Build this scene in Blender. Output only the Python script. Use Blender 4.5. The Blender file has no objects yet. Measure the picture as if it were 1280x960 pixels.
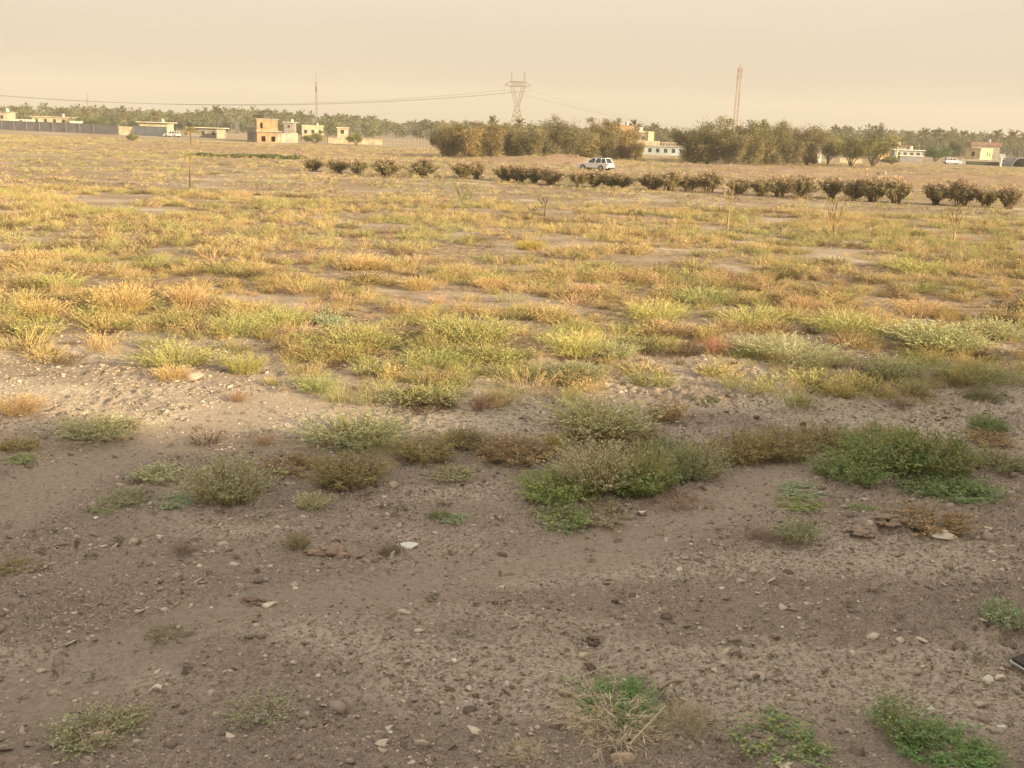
import bpy, bmesh, math, random
import numpy as np
from mathutils import Vector, Matrix

S = bpy.context.scene
COL = S.collection
R = np.random.default_rng(11)
random.seed(11)
rad = math.radians

# ------------------------------------------------------------------ camera model (pixels of a 1280 x 960 frame -> world)
F, CX, CY, EYE = 1250.0, 640.0, 480.0, 4.5
PITCH, ROLL = math.atan((480 - 165) / F), rad(1.9)
_f = np.array([0, math.cos(PITCH), -math.sin(PITCH)])
_r0, _u0 = np.array([1., 0, 0]), np.array([0, math.sin(PITCH), math.cos(PITCH)])
_r = math.cos(ROLL) * _r0 + math.sin(ROLL) * _u0
_u = -math.sin(ROLL) * _r0 + math.cos(ROLL) * _u0
ORG = np.array([0, 0, EYE])


def ray(px, py):
    return _f + _r * ((px - CX) / F) + _u * ((CY - py) / F)


def at(px, py, depth):                       # world point on that sight line at world distance Y = depth
    d = ray(px, py)
    return ORG + d * (depth / d[1])


# ------------------------------------------------------------------ noise and terrain
def _hash(i, j, s):
    n = (i * 374761393 + j * 668265263 + s * 974711) & 0x7fffffff
    n = ((n ^ (n >> 13)) * 1274126177) & 0x7fffffff
    return ((n ^ (n >> 16)) & 0xffff) / 65535.0


def vnoise(x, y, s=0):
    x = np.asarray(x, float); y = np.asarray(y, float)
    i = np.floor(x).astype(np.int64); j = np.floor(y).astype(np.int64)
    u = x - i; v = y - j
    u = u * u * (3 - 2 * u); v = v * v * (3 - 2 * v)
    a, b = _hash(i, j, s), _hash(i + 1, j, s)
    c, d = _hash(i, j + 1, s), _hash(i + 1, j + 1, s)
    return (a * (1 - u) + b * u) * (1 - v) + (c * (1 - u) + d * u) * v


def fbm(x, y, s=0, o=4):
    t, a, n = 0, 0.5, 0
    for k in range(o):
        t = t + a * vnoise(x * 2 ** k + 17.3 * k, y * 2 ** k - 9.1 * k, s + k); n += a; a *= .5
    return t / n


def sstep(a, b, x):
    t = np.clip((x - a) / (b - a), 0, 1)
    return t * t * (3 - 2 * t)


def terrain(x, y):
    x = np.asarray(x, float); y = np.asarray(y, float)
    z = (fbm(x / 9, y / 9, 3, 3) - .5) * .34 + (fbm(x / 2.2, y / 2.2, 8, 3) - .5) * .13
    near = sstep(60, 30, np.hypot(x, y))
    z = z * (.55 + .45 * near)
    # low earth mound in front of the middle trees, and the bare berm beyond the hedge
    z = z + 1.5 * np.exp(-((x - 4) / 11) ** 2 - ((y - 150) / 5) ** 2) * (.7 + .6 * vnoise(x / 3, y / 3, 5))
    z = z + .7 * np.exp(-((y - 150 + .3 * (x - 40)) / 7) ** 2) * sstep(18, 28, x) * sstep(95, 75, x) * (.6 + .8 * vnoise(x / 4, y / 4, 6))
    # gully and lumps close by
    g = ground0(850, 900)
    z = z - .11 * np.exp(-(((x - g[0]) + .55 * (y - g[1])) / .13) ** 2) * np.exp(-((y - g[1]) / .75) ** 2)
    g = ground0(738, 812)
    z = z - .12 * np.exp(-((x - g[0]) / .13) ** 2 - ((y - g[1]) / .32) ** 2)
    g = ground0(1100, 672)
    z = z + .14 * np.exp(-((x - g[0]) / .55) ** 2 - ((y - g[1] - .1) / .28) ** 2)
    return z


def ground0(px, py):
    d = ray(px, py)
    return ORG + d * (-EYE / d[2])


def ground(px, py):
    p = ground0(px, py)
    d = ray(px, py)
    for _ in range(4):
        z = float(terrain(p[0], p[1]))
        p = ORG + d * ((z - EYE) / d[2])
    return p


def tz(x, y):
    return float(terrain(x, y))


def seg_d(x, y, pts):
    d = np.full(np.shape(x), 1e9)
    for (ax, ay), (bx, by) in zip(pts, pts[1:]):
        ux, uy = bx - ax, by - ay
        t = np.clip(((x - ax) * ux + (y - ay) * uy) / (ux * ux + uy * uy), 0, 1)
        d = np.minimum(d, np.hypot(x - ax - t * ux, y - ay - t * uy))
    return d


TRK = [[tuple(ground0(*p)[:2]) for p in ((-260, 760), (-40, 650), (150, 565), (330, 508), (520, 470))],
       [tuple(ground0(*p)[:2]) for p in ((60, 860), (260, 775), (480, 745), (700, 700), (900, 640), (1010, 560))]]


def track(x, y):                                 # 1 on the worn wheel tracks
    w_ = (fbm(np.asarray(x) / 1.2, np.asarray(y) / 1.2, 181, 3) - .5) * .5
    return np.maximum(sstep(.95, .35, seg_d(x, y, TRK[0]) + w_), .85 * sstep(.7, .2, seg_d(x, y, TRK[1]) + w_))


def lin(r, g, b):
    f = lambda c: (c / 255 / 12.92) if c <= 10 else (((c / 255) + .055) / 1.055) ** 2.4
    return (f(r), f(g), f(b))


# ------------------------------------------------------------------ materials
def newmat(name):
    m = bpy.data.materials.new(name); m.use_nodes = True
    nt = m.node_tree
    for n in list(nt.nodes): nt.nodes.remove(n)
    out = nt.nodes.new('ShaderNodeOutputMaterial')
    return m, nt, out


def surf(name, col, rough=.8, noise=.15, scale=3.0, metal=0, bump=0.0, spec=.3, coat=0):
    m, nt, out = newmat(name)
    b = nt.nodes.new('ShaderNodeBsdfPrincipled')
    b.inputs['Roughness'].default_value = rough; b.inputs['Metallic'].default_value = metal
    b.inputs['Specular IOR Level'].default_value = spec
    if coat: b.inputs['Coat Weight'].default_value = coat
    tc = nt.nodes.new('ShaderNodeTexCoord')
    n = nt.nodes.new('ShaderNodeTexNoise'); n.inputs['Scale'].default_value = scale; n.inputs['Detail'].default_value = 6
    nt.links.new(tc.outputs['Object'], n.inputs['Vector'])
    r = nt.nodes.new('ShaderNodeValToRGB')
    lo = [c * (1 - noise * 1.6) for c in col]; hi = [min(1, c * (1 + noise)) for c in col]
    r.color_ramp.elements[0].position = .3; r.color_ramp.elements[1].position = .7
    r.color_ramp.elements[0].color = (*lo, 1); r.color_ramp.elements[1].color = (*hi, 1)
    nt.links.new(n.outputs['Fac'], r.inputs['Fac']); nt.links.new(r.outputs['Color'], b.inputs['Base Color'])
    if bump:
        bn = nt.nodes.new('ShaderNodeBump'); bn.inputs['Strength'].default_value = bump; bn.inputs['Distance'].default_value = .02
        nt.links.new(n.outputs['Fac'], bn.inputs['Height']); nt.links.new(bn.outputs['Normal'], b.inputs['Normal'])
    nt.links.new(b.outputs['BSDF'], out.inputs['Surface'])
    return m


def leafmat(name, transl=.3, rough=.7):
    """tint attribute x object colour, slightly translucent"""
    m, nt, out = newmat(name)
    at_ = nt.nodes.new('ShaderNodeAttribute'); at_.attribute_name = 'tint'
    oi = nt.nodes.new('ShaderNodeObjectInfo')
    mul = nt.nodes.new('ShaderNodeMix'); mul.data_type = 'RGBA'; mul.blend_type = 'MULTIPLY'; mul.inputs['Factor'].default_value = 1
    nt.links.new(at_.outputs['Color'], mul.inputs[6]); nt.links.new(oi.outputs['Color'], mul.inputs[7])
    b = nt.nodes.new('ShaderNodeBsdfPrincipled'); b.inputs['Roughness'].default_value = rough; b.inputs['Specular IOR Level'].default_value = .2
    t = nt.nodes.new('ShaderNodeBsdfTranslucent')
    nt.links.new(mul.outputs[2], b.inputs['Base Color']); nt.links.new(mul.outputs[2], t.inputs['Color'])
    mx = nt.nodes.new('ShaderNodeMixShader'); mx.inputs['Fac'].default_value = transl
    nt.links.new(b.outputs['BSDF'], mx.inputs[1]); nt.links.new(t.outputs['BSDF'], mx.inputs[2])
    nt.links.new(mx.outputs['Shader'], out.inputs['Surface'])
    return m


LEAF = leafmat('leaf', .3)
STRAW = leafmat('straw', .2, .8)


def tintmat(name, bump=.4):
    m, nt, out = newmat(name)
    a = nt.nodes.new('ShaderNodeAttribute'); a.attribute_name = 'tint'
    oi = nt.nodes.new('ShaderNodeObjectInfo')
    tc = nt.nodes.new('ShaderNodeTexCoord')
    n = nt.nodes.new('ShaderNodeTexNoise'); n.inputs['Scale'].default_value = 40; n.inputs['Detail'].default_value = 5
    nt.links.new(tc.outputs['Object'], n.inputs['Vector'])
    mr = nt.nodes.new('ShaderNodeMapRange'); mr.inputs['To Min'].default_value = .75; mr.inputs['To Max'].default_value = 1.25
    nt.links.new(n.outputs['Fac'], mr.inputs['Value'])
    m1 = nt.nodes.new('ShaderNodeMix'); m1.data_type = 'RGBA'; m1.blend_type = 'MULTIPLY'; m1.inputs['Factor'].default_value = 1
    nt.links.new(a.outputs['Color'], m1.inputs[6]); nt.links.new(oi.outputs['Color'], m1.inputs[7])
    m2 = nt.nodes.new('ShaderNodeMix'); m2.data_type = 'RGBA'; m2.blend_type = 'MULTIPLY'; m2.inputs['Factor'].default_value = 1
    nt.links.new(m1.outputs[2], m2.inputs[6]); nt.links.new(mr.outputs['Result'], m2.inputs[7])
    b = nt.nodes.new('ShaderNodeBsdfPrincipled'); b.inputs['Roughness'].default_value = .95; b.inputs['Specular IOR Level'].default_value = .15
    bn = nt.nodes.new('ShaderNodeBump'); bn.inputs['Strength'].default_value = bump; bn.inputs['Distance'].default_value = .02
    nt.links.new(n.outputs['Fac'], bn.inputs['Height']); nt.links.new(bn.outputs['Normal'], b.inputs['Normal'])
    nt.links.new(m2.outputs[2], b.inputs['Base Color']); nt.links.new(b.outputs['BSDF'], out.inputs['Surface'])
    return m


EARTH = tintmat('earth_stone')


# ------------------------------------------------------------------ numpy mesh helpers
def mk_mesh(name, V, Q, C=None, mat=None, smooth=False):
    """V (n,3), Q (m,k) all faces with k corners (or list of such arrays), C (n,3) point colours"""
    V = np.asarray(V, np.float32)
    Qs = Q if isinstance(Q, list) else [Q]
    me = bpy.data.meshes.new(name)
    me.vertices.add(len(V)); me.vertices.foreach_set('co', V.ravel())
    loops = np.concatenate([q.ravel() for q in Qs]).astype(np.int32)
    counts = np.concatenate([np.full(len(q), q.shape[1], np.int32) for q in Qs])
    starts = np.concatenate([[0], np.cumsum(counts)[:-1]]).astype(np.int32)
    me.loops.add(len(loops)); me.loops.foreach_set('vertex_index', loops)
    me.polygons.add(len(counts)); me.polygons.foreach_set('loop_start', starts)
    if smooth: me.polygons.foreach_set('use_smooth', np.ones(len(counts), bool))
    if C is not None:
        a = me.attributes.new('tint', 'FLOAT_COLOR', 'POINT')
        a.data.foreach_set('color', np.c_[np.asarray(C, np.float32), np.ones(len(V), np.float32)].ravel())
    me.update(); me.validate()
    if mat: me.materials.append(mat)
    return me


def cat(parts):
    """join [(V,Q,C)...] with quads"""
    o = 0; Vs, Qs, Cs = [], [], []
    for V, Q, C in parts:
        Vs.append(V); Qs.append(Q + o); Cs.append(C); o += len(V)
    return np.concatenate(Vs), np.concatenate(Qs), np.concatenate(Cs)


def blades(n, rng, base=.2, spread=.5, h=(.6, 1.), w=.008, seg=3, curl=.25, col=((1, 1, 1),), var=.2, wtip=.25):
    th = rng.uniform(0, 2 * np.pi, n); rr = np.sqrt(rng.uniform(0, 1, n))
    p0 = np.c_[np.cos(th) * rr * base, np.sin(th) * rr * base, np.zeros(n) - .02]
    az = th + rng.normal(0, .6, n)
    out = spread * (rr * .75 + rng.uniform(0, .35, n)) * rng.uniform(.5, 1.1, n)
    hh = rng.uniform(*h, n) * (1 - .35 * rr ** 2)
    t = np.linspace(0, 1, seg + 1)
    P = p0[:, None, :] + np.zeros((n, seg + 1, 3))
    P[:, :, 0] += (np.cos(az) * (out - base * rr * .3))[:, None] * t ** 1.5
    P[:, :, 1] += (np.sin(az) * (out - base * rr * .3))[:, None] * t ** 1.5
    P[:, :, 2] += hh[:, None] * (t * (1 + curl * .4) - curl * t ** 2.4)
    sa = rng.uniform(0, np.pi, n)
    side = np.c_[np.cos(sa), np.sin(sa), rng.uniform(-.3, .3, n)]
    ww = w * rng.uniform(.6, 1.3, n)[:, None] * (wtip + (1 - wtip) * (1 - t) ** .8)
    A = P + side[:, None, :] * ww[:, :, None]; B = P - side[:, None, :] * ww[:, :, None]
    V = np.stack([A, B], 2).reshape(-1, 3)
    i = (np.arange(n) * (seg + 1) * 2)[:, None] + np.arange(seg) * 2
    Q = np.stack([i, i + 1, i + 3, i + 2], -1).reshape(-1, 4)
    c = np.asarray(col)[rng.integers(0, len(col), n)] * rng.uniform(1 - var, 1 + var, (n, 1))
    C = np.repeat(c, (seg + 1) * 2, 0)
    return (V, Q, C), P


def leaves_at(pos, dirs, rng, L=.03, W=.01, col=((1, 1, 1),), var=.25):
    n = len(pos)
    d = dirs / (np.linalg.norm(dirs, axis=1, keepdims=True) + 1e-9)
    s = np.cross(d, rng.normal(0, 1, (n, 3))); s /= (np.linalg.norm(s, axis=1, keepdims=True) + 1e-9)
    l = (L * rng.uniform(.6, 1.3, n))[:, None]; w = (W * rng.uniform(.7, 1.2, n))[:, None]
    V = np.stack([pos, pos + d * l * .5 + s * w, pos + d * l, pos + d * l * .5 - s * w], 1).reshape(-1, 3)
    Q = np.arange(n * 4).reshape(n, 4)
    c = np.asarray(col)[rng.integers(0, len(col), n)] * rng.uniform(1 - var, 1 + var, (n, 1))
    return V, Q, np.repeat(c, 4, 0)


def along(P, rng, k, t0=.2, t1=1.):
    """k points on each polyline of P (n,s,3): positions and tangent"""
    n, s, _ = P.shape
    t = np.minimum(rng.uniform(t0, t1, (n, k)), .999) * (s - 1)
    i = t.astype(int); f = (t - i)[..., None]
    a = P[np.arange(n)[:, None], i]; b = P[np.arange(n)[:, None], i + 1]
    return (a * (1 - f) + b * f).reshape(-1, 3), (b - a).reshape(-1, 3)


def tube(pts, rads, sides=6, col=(1, 1, 1)):
    pts = np.asarray(pts, float); m = len(pts)
    d = np.gradient(pts, axis=0); d /= np.linalg.norm(d, axis=1, keepdims=True) + 1e-9
    ref = np.array([.31, .95, .05])
    a = np.cross(d, ref); a /= np.linalg.norm(a, axis=1, keepdims=True) + 1e-9
    b = np.cross(d, a)
    th = np.arange(sides) * 2 * np.pi / sides
    V = pts[:, None] + np.asarray(rads)[:, None, None] * (np.cos(th)[None, :, None] * a[:, None] + np.sin(th)[None, :, None] * b[:, None])
    V = V.reshape(-1, 3)
    Q = []
    for k in range(m - 1):
        for j in range(sides):
            j2 = (j + 1) % sides
            Q.append((k * sides + j, k * sides + j2, (k + 1) * sides + j2, (k + 1) * sides + j))
    return V, np.array(Q), np.tile(np.asarray(col, float), (len(V), 1))


def scatter(proto, pos, rot, sxy, sz, col, tilt=None):
    V, Q, C = proto
    M = len(pos)
    c, s = np.cos(rot)[:, None], np.sin(rot)[:, None]
    lx = V[None, :, 0] * sxy[:, None]; ly = V[None, :, 1] * sxy[:, None]; z = V[None, :, 2] * sz[:, None]
    if tilt is not None:
        ca, sa = np.cos(tilt)[:, None], np.sin(tilt)[:, None]
        ly, z = ly * ca - z * sa, ly * sa + z * ca
    x = lx * c - ly * s
    y = lx * s + ly * c
    W = np.stack([x + pos[:, 0:1], y + pos[:, 1:2], z + pos[:, 2:3]], -1).reshape(-1, 3)
    QQ = (Q[None] + (np.arange(M) * len(V))[:, None, None]).reshape(-1, Q.shape[1])
    CC = (C[None] * col[:, None, :]).reshape(-1, 3)
    return W, QQ, CC


# ------------------------------------------------------------------ object helpers
def link(name, me, parent=None, loc=None, rz=0, sc=None, color=None):
    o = bpy.data.objects.new(name, me); COL.objects.link(o)
    if parent: o.parent = parent
    if loc is not None: o.location = loc
    if rz: o.rotation_euler = (0, 0, rz)
    if sc is not None: o.scale = sc
    if color is not None: o.color = (*color, 1)
    return o


def tag(o, label=None, cat_=None, group=None, kind=None):
    if label: o['label'] = label
    if cat_: o['category'] = cat_
    if group: o['group'] = group
    if kind: o['kind'] = kind
    return o


def thing(name, label, cat_, loc, rz=0, group=None):
    o = link(name, None, None, loc, rz); o.empty_display_size = .2
    return tag(o, label, cat_, group)


class MB:
    """collects boxes and tubes, builds ONE mesh"""
    def __init__(s): s.V, s.Q, s.n = [], [], 0

    def add(s, V, Q):
        s.V.append(np.asarray(V, float)); s.Q += [[int(i) + s.n for i in q] for q in Q]; s.n += len(V); return s

    def box(s, x0, x1, y0, y1, z0, z1):
        V = [(x, y, z) for z in (z0, z1) for y in (y0, y1) for x in (x0, x1)]
        return s.add(V, [(0, 2, 3, 1), (4, 5, 7, 6), (0, 1, 5, 4), (2, 6, 7, 3), (0, 4, 6, 2), (1, 3, 7, 5)])

    def bar(s, a, b, r=.05, sides=4):
        V, Q, _ = tube([a, b], [r, r], sides); s.add(V, Q)
        n = sides; s.Q.append([s.n - 2 * n + k for k in range(n)][::-1]); s.Q.append([s.n - n + k for k in range(n)])
        return s

    def wall(s, x0, x1, y0, y1, z0, z1, holes=(), axis='x'):
        """a wall slab with real rectangular openings: holes are (a0,a1,z0,z1) along the wall"""
        a0, a1 = (x0, x1) if axis == 'x' else (y0, y1)
        A = sorted({a0, a1, *[h[0] for h in holes], *[h[1] for h in holes]})
        Z = sorted({z0, z1, *[h[2] for h in holes], *[h[3] for h in holes]})
        for i in range(len(A) - 1):
            for j in range(len(Z) - 1):
                ca, cz = (A[i] + A[i + 1]) / 2, (Z[j] + Z[j + 1]) / 2
                if any(h[0] < ca < h[1] and h[2] < cz < h[3] for h in holes): continue
                if axis == 'x': s.box(A[i], A[i + 1], y0, y1, Z[j], Z[j + 1])
                else: s.box(x0, x1, A[i], A[i + 1], Z[j], Z[j + 1])
        return s

    def build(s, name, mat, parent=None, bevel=0, **k):
        me = bpy.data.meshes.new(name)
        me.from_pydata(np.concatenate(s.V).tolist(), [], s.Q); me.materials.append(mat); me.update()
        o = link(name, me, parent, **k)
        if bevel:
            b = o.modifiers.new('bevel', 'BEVEL'); b.width = bevel; b.segments = 2; b.limit_method = 'ANGLE'
        return o


# ------------------------------------------------------------------ render settings, light, sky
SUN_AZ, SUN_EL = rad(58), rad(16)          # azimuth measured from straight behind the camera towards its right hand
sdir = np.array([math.sin(SUN_AZ) * math.cos(SUN_EL), -math.cos(SUN_AZ) * math.cos(SUN_EL), math.sin(SUN_EL)])
S.view_settings.view_transform = 'Standard'; S.view_settings.look = 'None'
S.view_settings.exposure = 1.25; S.view_settings.gamma = 1
S.render.engine = 'CYCLES'
S.cycles.use_denoising = True
S.cycles.max_bounces = 5; S.cycles.diffuse_bounces = 3; S.cycles.transmission_bounces = 3; S.cycles.transparent_max_bounces = 4
S.cycles.volume_bounces = 0; S.cycles.sample_clamp_indirect = 6

w = bpy.data.worlds.new('World'); S.world = w; w.use_nodes = True
nt = w.node_tree
bg = nt.nodes['Background']
sky = nt.nodes.new('ShaderNodeTexSky'); sky.sky_type = 'NISHITA'; sky.sun_disc = False
sky.sun_elevation = SUN_EL; sky.sun_rotation = math.atan2(sdir[0], sdir[1])
sky.dust_density = 6; sky.air_density = 1.0; sky.ozone_density = 1
# the air is full of dust: a pale warm veil, thickest towards the horizon, thinner and dimmer overhead
tcw = nt.nodes.new('ShaderNodeTexCoord'); sxyz = nt.nodes.new('ShaderNodeSeparateXYZ'); nt.links.new(tcw.outputs['Generated'], sxyz.inputs[0])
vr = nt.nodes.new('ShaderNodeValToRGB'); nt.links.new(sxyz.outputs['Z'], vr.inputs['Fac'])
for p_ in (.4, .6): vr.color_ramp.elements.new(p_)
for e_, (p_, c_) in zip(vr.color_ramp.elements, ((0, (.53, .46, .37)), (.16, (.93, .805, .635)), (.45, (1.12, 1.0, .84)), (1, (1.05, .97, .86)))): e_.position = p_; e_.color = (*c_, 1)
vs = nt.nodes.new('ShaderNodeVectorMath'); vs.operation = 'SCALE'; vs.inputs['Scale'].default_value = 8.5
mpw = nt.nodes.new('ShaderNodeMapping'); mpw.inputs['Scale'].default_value = (1.6, 1.6, 9); nt.links.new(tcw.outputs['Generated'], mpw.inputs['Vector'])
nw = nt.nodes.new('ShaderNodeTexNoise'); nw.inputs['Scale'].default_value = 1.3; nw.inputs['Detail'].default_value = 4; nt.links.new(mpw.outputs['Vector'], nw.inputs['Vector'])
mw = nt.nodes.new('ShaderNodeMapRange'); mw.inputs['To Min'].default_value = .90; mw.inputs['To Max'].default_value = 1.10; nt.links.new(nw.outputs['Fac'], mw.inputs['Value'])
vw = nt.nodes.new('ShaderNodeVectorMath'); vw.operation = 'SCALE'; nt.links.new(vr.outputs['Color'], vw.inputs[0]); nt.links.new(mw.outputs['Result'], vw.inputs['Scale'])
nt.links.new(vw.outputs['Vector'], vs.inputs[0])
dust = nt.nodes.new('ShaderNodeMix'); dust.data_type = 'RGBA'; dust.inputs['Factor'].default_value = .9
nt.links.new(sky.outputs['Color'], dust.inputs[6]); nt.links.new(vs.outputs['Vector'], dust.inputs[7])
nt.links.new(dust.outputs[2], bg.inputs['Color']); bg.inputs['Strength'].default_value = .05

sl = bpy.data.lights.new('sun', 'SUN'); sl.energy = 5.0; sl.angle = rad(1.6); sl.color = (1, .785, .47)
so = bpy.data.objects.new('sun', sl); COL.objects.link(so)
so.rotation_euler = Vector(sdir).to_track_quat('Z', 'Y').to_euler()

cam = bpy.data.cameras.new('camera'); co = bpy.data.objects.new('camera', cam); COL.objects.link(co)
co.matrix_world = Matrix(((_r[0], _u[0], -_f[0], 0), (_r[1], _u[1], -_f[1], 0), (_r[2], _u[2], -_f[2], EYE), (0, 0, 0, 1)))
cam.sensor_width = 36; cam.lens = 36 * F / 1280; cam.clip_end = 9000; cam.clip_start = .1
S.camera = co

# haze: dusty air around everything
m, nt, out = newmat('dusty_air')
pv = nt.nodes.new('ShaderNodeVolumePrincipled')
pv.inputs['Density'].default_value = .00033; pv.inputs['Color'].default_value = (.97, .93, .86, 1); pv.inputs['Anisotropy'].default_value = 0
nt.links.new(pv.outputs['Volume'], out.inputs['Volume'])
hz = MB().box(-1610, 1610, -320, 2010, -6, 75).build('haze', m); tag(hz, kind='stuff')

# ------------------------------------------------------------------ ground sheet
def graded(dense0, dense1, step, far, grow=1.06, lo=None):
    a = list(np.arange(dense0, dense1, step)); d = step
    up = []; v = a[-1]
    while v < far:
        d *= grow; v += d; up.append(v)
    dn = []
    if lo is not None:
        v = a[0]; d = step
        while v > lo:
            d *= grow * 1.05; v -= d; dn.append(v)
    return np.array(dn[::-1] + a + up)


gx = graded(-7.5, 8.5, .03, 1590, 1.035, -1590)
gy = graded(6.2, 15, .03, 1990, 1.022, -300)
X, Y = np.meshgrid(gx, gy)
Z = terrain(X, Y)
trk = track(X, Y)
nearm = sstep(26, 18, Y) * sstep(-2, 4, Y) * sstep(16, 11, np.abs(X))
rough = np.clip(.35 + 1.3 * (fbm(X / 1.7, Y / 1.7, 21, 2) - .4) + .25 * sstep(-1, 5, X), .12, 1.3)   # smooth wheel-rolled strips against cloddy ground
cl = np.abs(fbm(X / .22, Y / .22, 31, 3) - .5) * 2
cl2 = np.abs(fbm(X / .11, Y / .10, 33, 2) - .5) * 2
rough = rough * (1 - .85 * trk) * (1 + .5 * sstep(0, 5, X))
Z = Z - .03 * trk + nearm * rough * (.085 * (cl - .3) + .06 * (cl2 - .3) + .05 * (fbm(X / .55, Y / .55, 41, 3) - .5))
# soil zones painted as soil kinds: r = pale salt crust plus some penumbra light, g = grass litter, b = red bare earth
crust = sstep(.50, .68, fbm(X / 3.2, Y / 1.5, 51, 4) + .10 * sstep(14, 17, Y) * sstep(34, 24, Y) + .10 * sstep(1, 6, X) * sstep(14, 8, Y) + .16 * sstep(13.5, 15.5, Y - .1 * X) * sstep(21, 17, Y - .1 * X) - .04) * (1 - .8 * trk)  # real crust, raised in one band partly to paint the penumbra light
litter = sstep(.36, .62, fbm(X / 2.6, Y / 2.0, 61, 3) + .12 * sstep(18, 30, Y)) * sstep(14, 22, Y)
red = np.clip(sstep(-85, -70, X) * sstep(-6, -14, X) * sstep(150, 163, Y) * sstep(222, 212, Y)
              + sstep(20, 26, X) * sstep(100, 84, X) * sstep(112, 124, Y + .3 * (X - 40)) * sstep(210, 198, Y)
              + np.exp(-((X - 4) / 13) ** 2 - ((Y - 150) / 7) ** 2), 0, 1)
ny, nx = X.shape
idx = np.arange(nx * ny).reshape(ny, nx)
Q = np.stack([idx[:-1, :-1], idx[:-1, 1:], idx[1:, 1:], idx[1:, :-1]], -1).reshape(-1, 4)
m, nt, out = newmat('dry_soil')
a = nt.nodes.new('ShaderNodeAttribute'); a.attribute_name = 'tint'
sep = nt.nodes.new('ShaderNodeSeparateColor'); nt.links.new(a.outputs['Color'], sep.inputs[0])
geo = nt.nodes.new('ShaderNodeNewGeometry')


def gnoise(scale, detail=6, rough=.6, sx=1, sy=1):
    mp = nt.nodes.new('ShaderNodeMapping'); mp.inputs['Scale'].default_value = (sx, sy, 1)
    nt.links.new(geo.outputs['Position'], mp.inputs['Vector'])
    n = nt.nodes.new('ShaderNodeTexNoise'); n.inputs['Scale'].default_value = scale
    n.inputs['Detail'].default_value = detail; n.inputs['Roughness'].default_value = rough
    nt.links.new(mp.outputs['Vector'], n.inputs['Vector']); return n


def ramp(src, stops):
    r = nt.nodes.new('ShaderNodeValToRGB')
    while len(r.color_ramp.elements) < len(stops): r.color_ramp.elements.new(.5)
    for e, (p, c) in zip(r.color_ramp.elements, stops): e.position = p; e.color = (*c, 1)
    nt.links.new(src, r.inputs['Fac']); return r.outputs['Color']


def mix(fac, c1, c2, mode='MIX'):
    x = nt.nodes.new('ShaderNodeMix'); x.data_type = 'RGBA'; x.blend_type = mode
    if isinstance(fac, float): x.inputs['Factor'].default_value = fac
    else: nt.links.new(fac, x.inputs['Factor'])
    for sock, c in ((6, c1), (7, c2)):
        if isinstance(c, tuple): x.inputs[sock].default_value = (*c, 1)
        else: nt.links.new(c, x.inputs[sock])
    return x.outputs[2]


def math_(op, a_, b_):
    x = nt.nodes.new('ShaderNodeMath'); x.operation = op; x.use_clamp = True
    for i, v in enumerate((a_, b_)):
        if isinstance(v, (int, float)): x.inputs[i].default_value = v
        else: nt.links.new(v, x.inputs[i])
    return x.outputs[0]


n1, n2, n3 = gnoise(.9), gnoise(17, 9, .75), gnoise(70, 7, .8)
c = ramp(n1.outputs['Fac'], [(.28, (.28, .22, .175)), (.5, (.355, .29, .235)), (.74, (.44, .37, .305))])
c = mix(.62, c, ramp(n2.outputs['Fac'], [(.36, (.12, .092, .07)), (.48, (.355, .29, .235)), (.62, (.56, .475, .385))]))
c = mix(.42, c, ramp(n3.outputs['Fac'], [(.40, (.06, .047, .037)), (.5, (.325, .26, .205)), (.60, (.66, .57, .47))]))  # low stops of both ramps paint the shaded cracks into the soil
pal = math_('MULTIPLY', sep.outputs[0], math_('MULTIPLY', ramp(n2.outputs['Fac'], [(.42, (0, 0, 0)), (.54, (1, 1, 1))]), .92))
c = mix(pal, c, (.62, .54, .43))
wr = nt.nodes.new('ShaderNodeAttribute'); wr.attribute_name = 'wear'
c = mix(math_('MULTIPLY', wr.outputs['Fac'], .72), c, ramp(n2.outputs['Fac'], [(.3, (.34, .275, .215)), (.5, (.43, .355, .285)), (.7, (.50, .425, .345))]))
n4 = gnoise(3.5, 8, .75)
c = mix(math_('MULTIPLY', sep.outputs[1], .8), c, ramp(n4.outputs['Fac'], [(.36, (.075, .05, .033)), (.5, (.24, .17, .105)), (.66, (.50, .40, .275))]))  # litter tones; the dark end also paints shade pockets between tufts
c = mix(math_('MULTIPLY', sep.outputs[2], .55), c, ramp(n4.outputs['Fac'], [(.3, (.22, .14, .095)), (.6, (.35, .235, .165)), (.8, (.44, .33, .25))]))
b = nt.nodes.new('ShaderNodeBsdfPrincipled'); b.inputs['Roughness'].default_value = .95; b.inputs['Specular IOR Level'].default_value = .1
nt.links.new(c, b.inputs['Base Color'])
bn = nt.nodes.new('ShaderNodeBump'); bn.inputs['Strength'].default_value = 1; bn.inputs['Distance'].default_value = .04
nt.links.new(n2.outputs['Fac'], bn.inputs['Height'])
bn2 = nt.nodes.new('ShaderNodeBump'); bn2.inputs['Strength'].default_value = .8; bn2.inputs['Distance'].default_value = .01
nt.links.new(n3.outputs['Fac'], bn2.inputs['Height']); nt.links.new(bn.outputs['Normal'], bn2.inputs['Normal'])
nt.links.new(bn2.outputs['Normal'], b.inputs['Normal'])
nt.links.new(b.outputs['BSDF'], out.inputs['Surface'])
gm = mk_mesh('ground', np.c_[X.ravel(), Y.ravel(), Z.ravel()], Q, np.c_[crust.ravel(), litter.ravel(), red.ravel()], m, True)
wa = gm.attributes.new('wear', 'FLOAT', 'POINT'); wa.data.foreach_set('value', trk.ravel().astype(np.float32))
tag(link('ground', gm), kind='structure')


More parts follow.
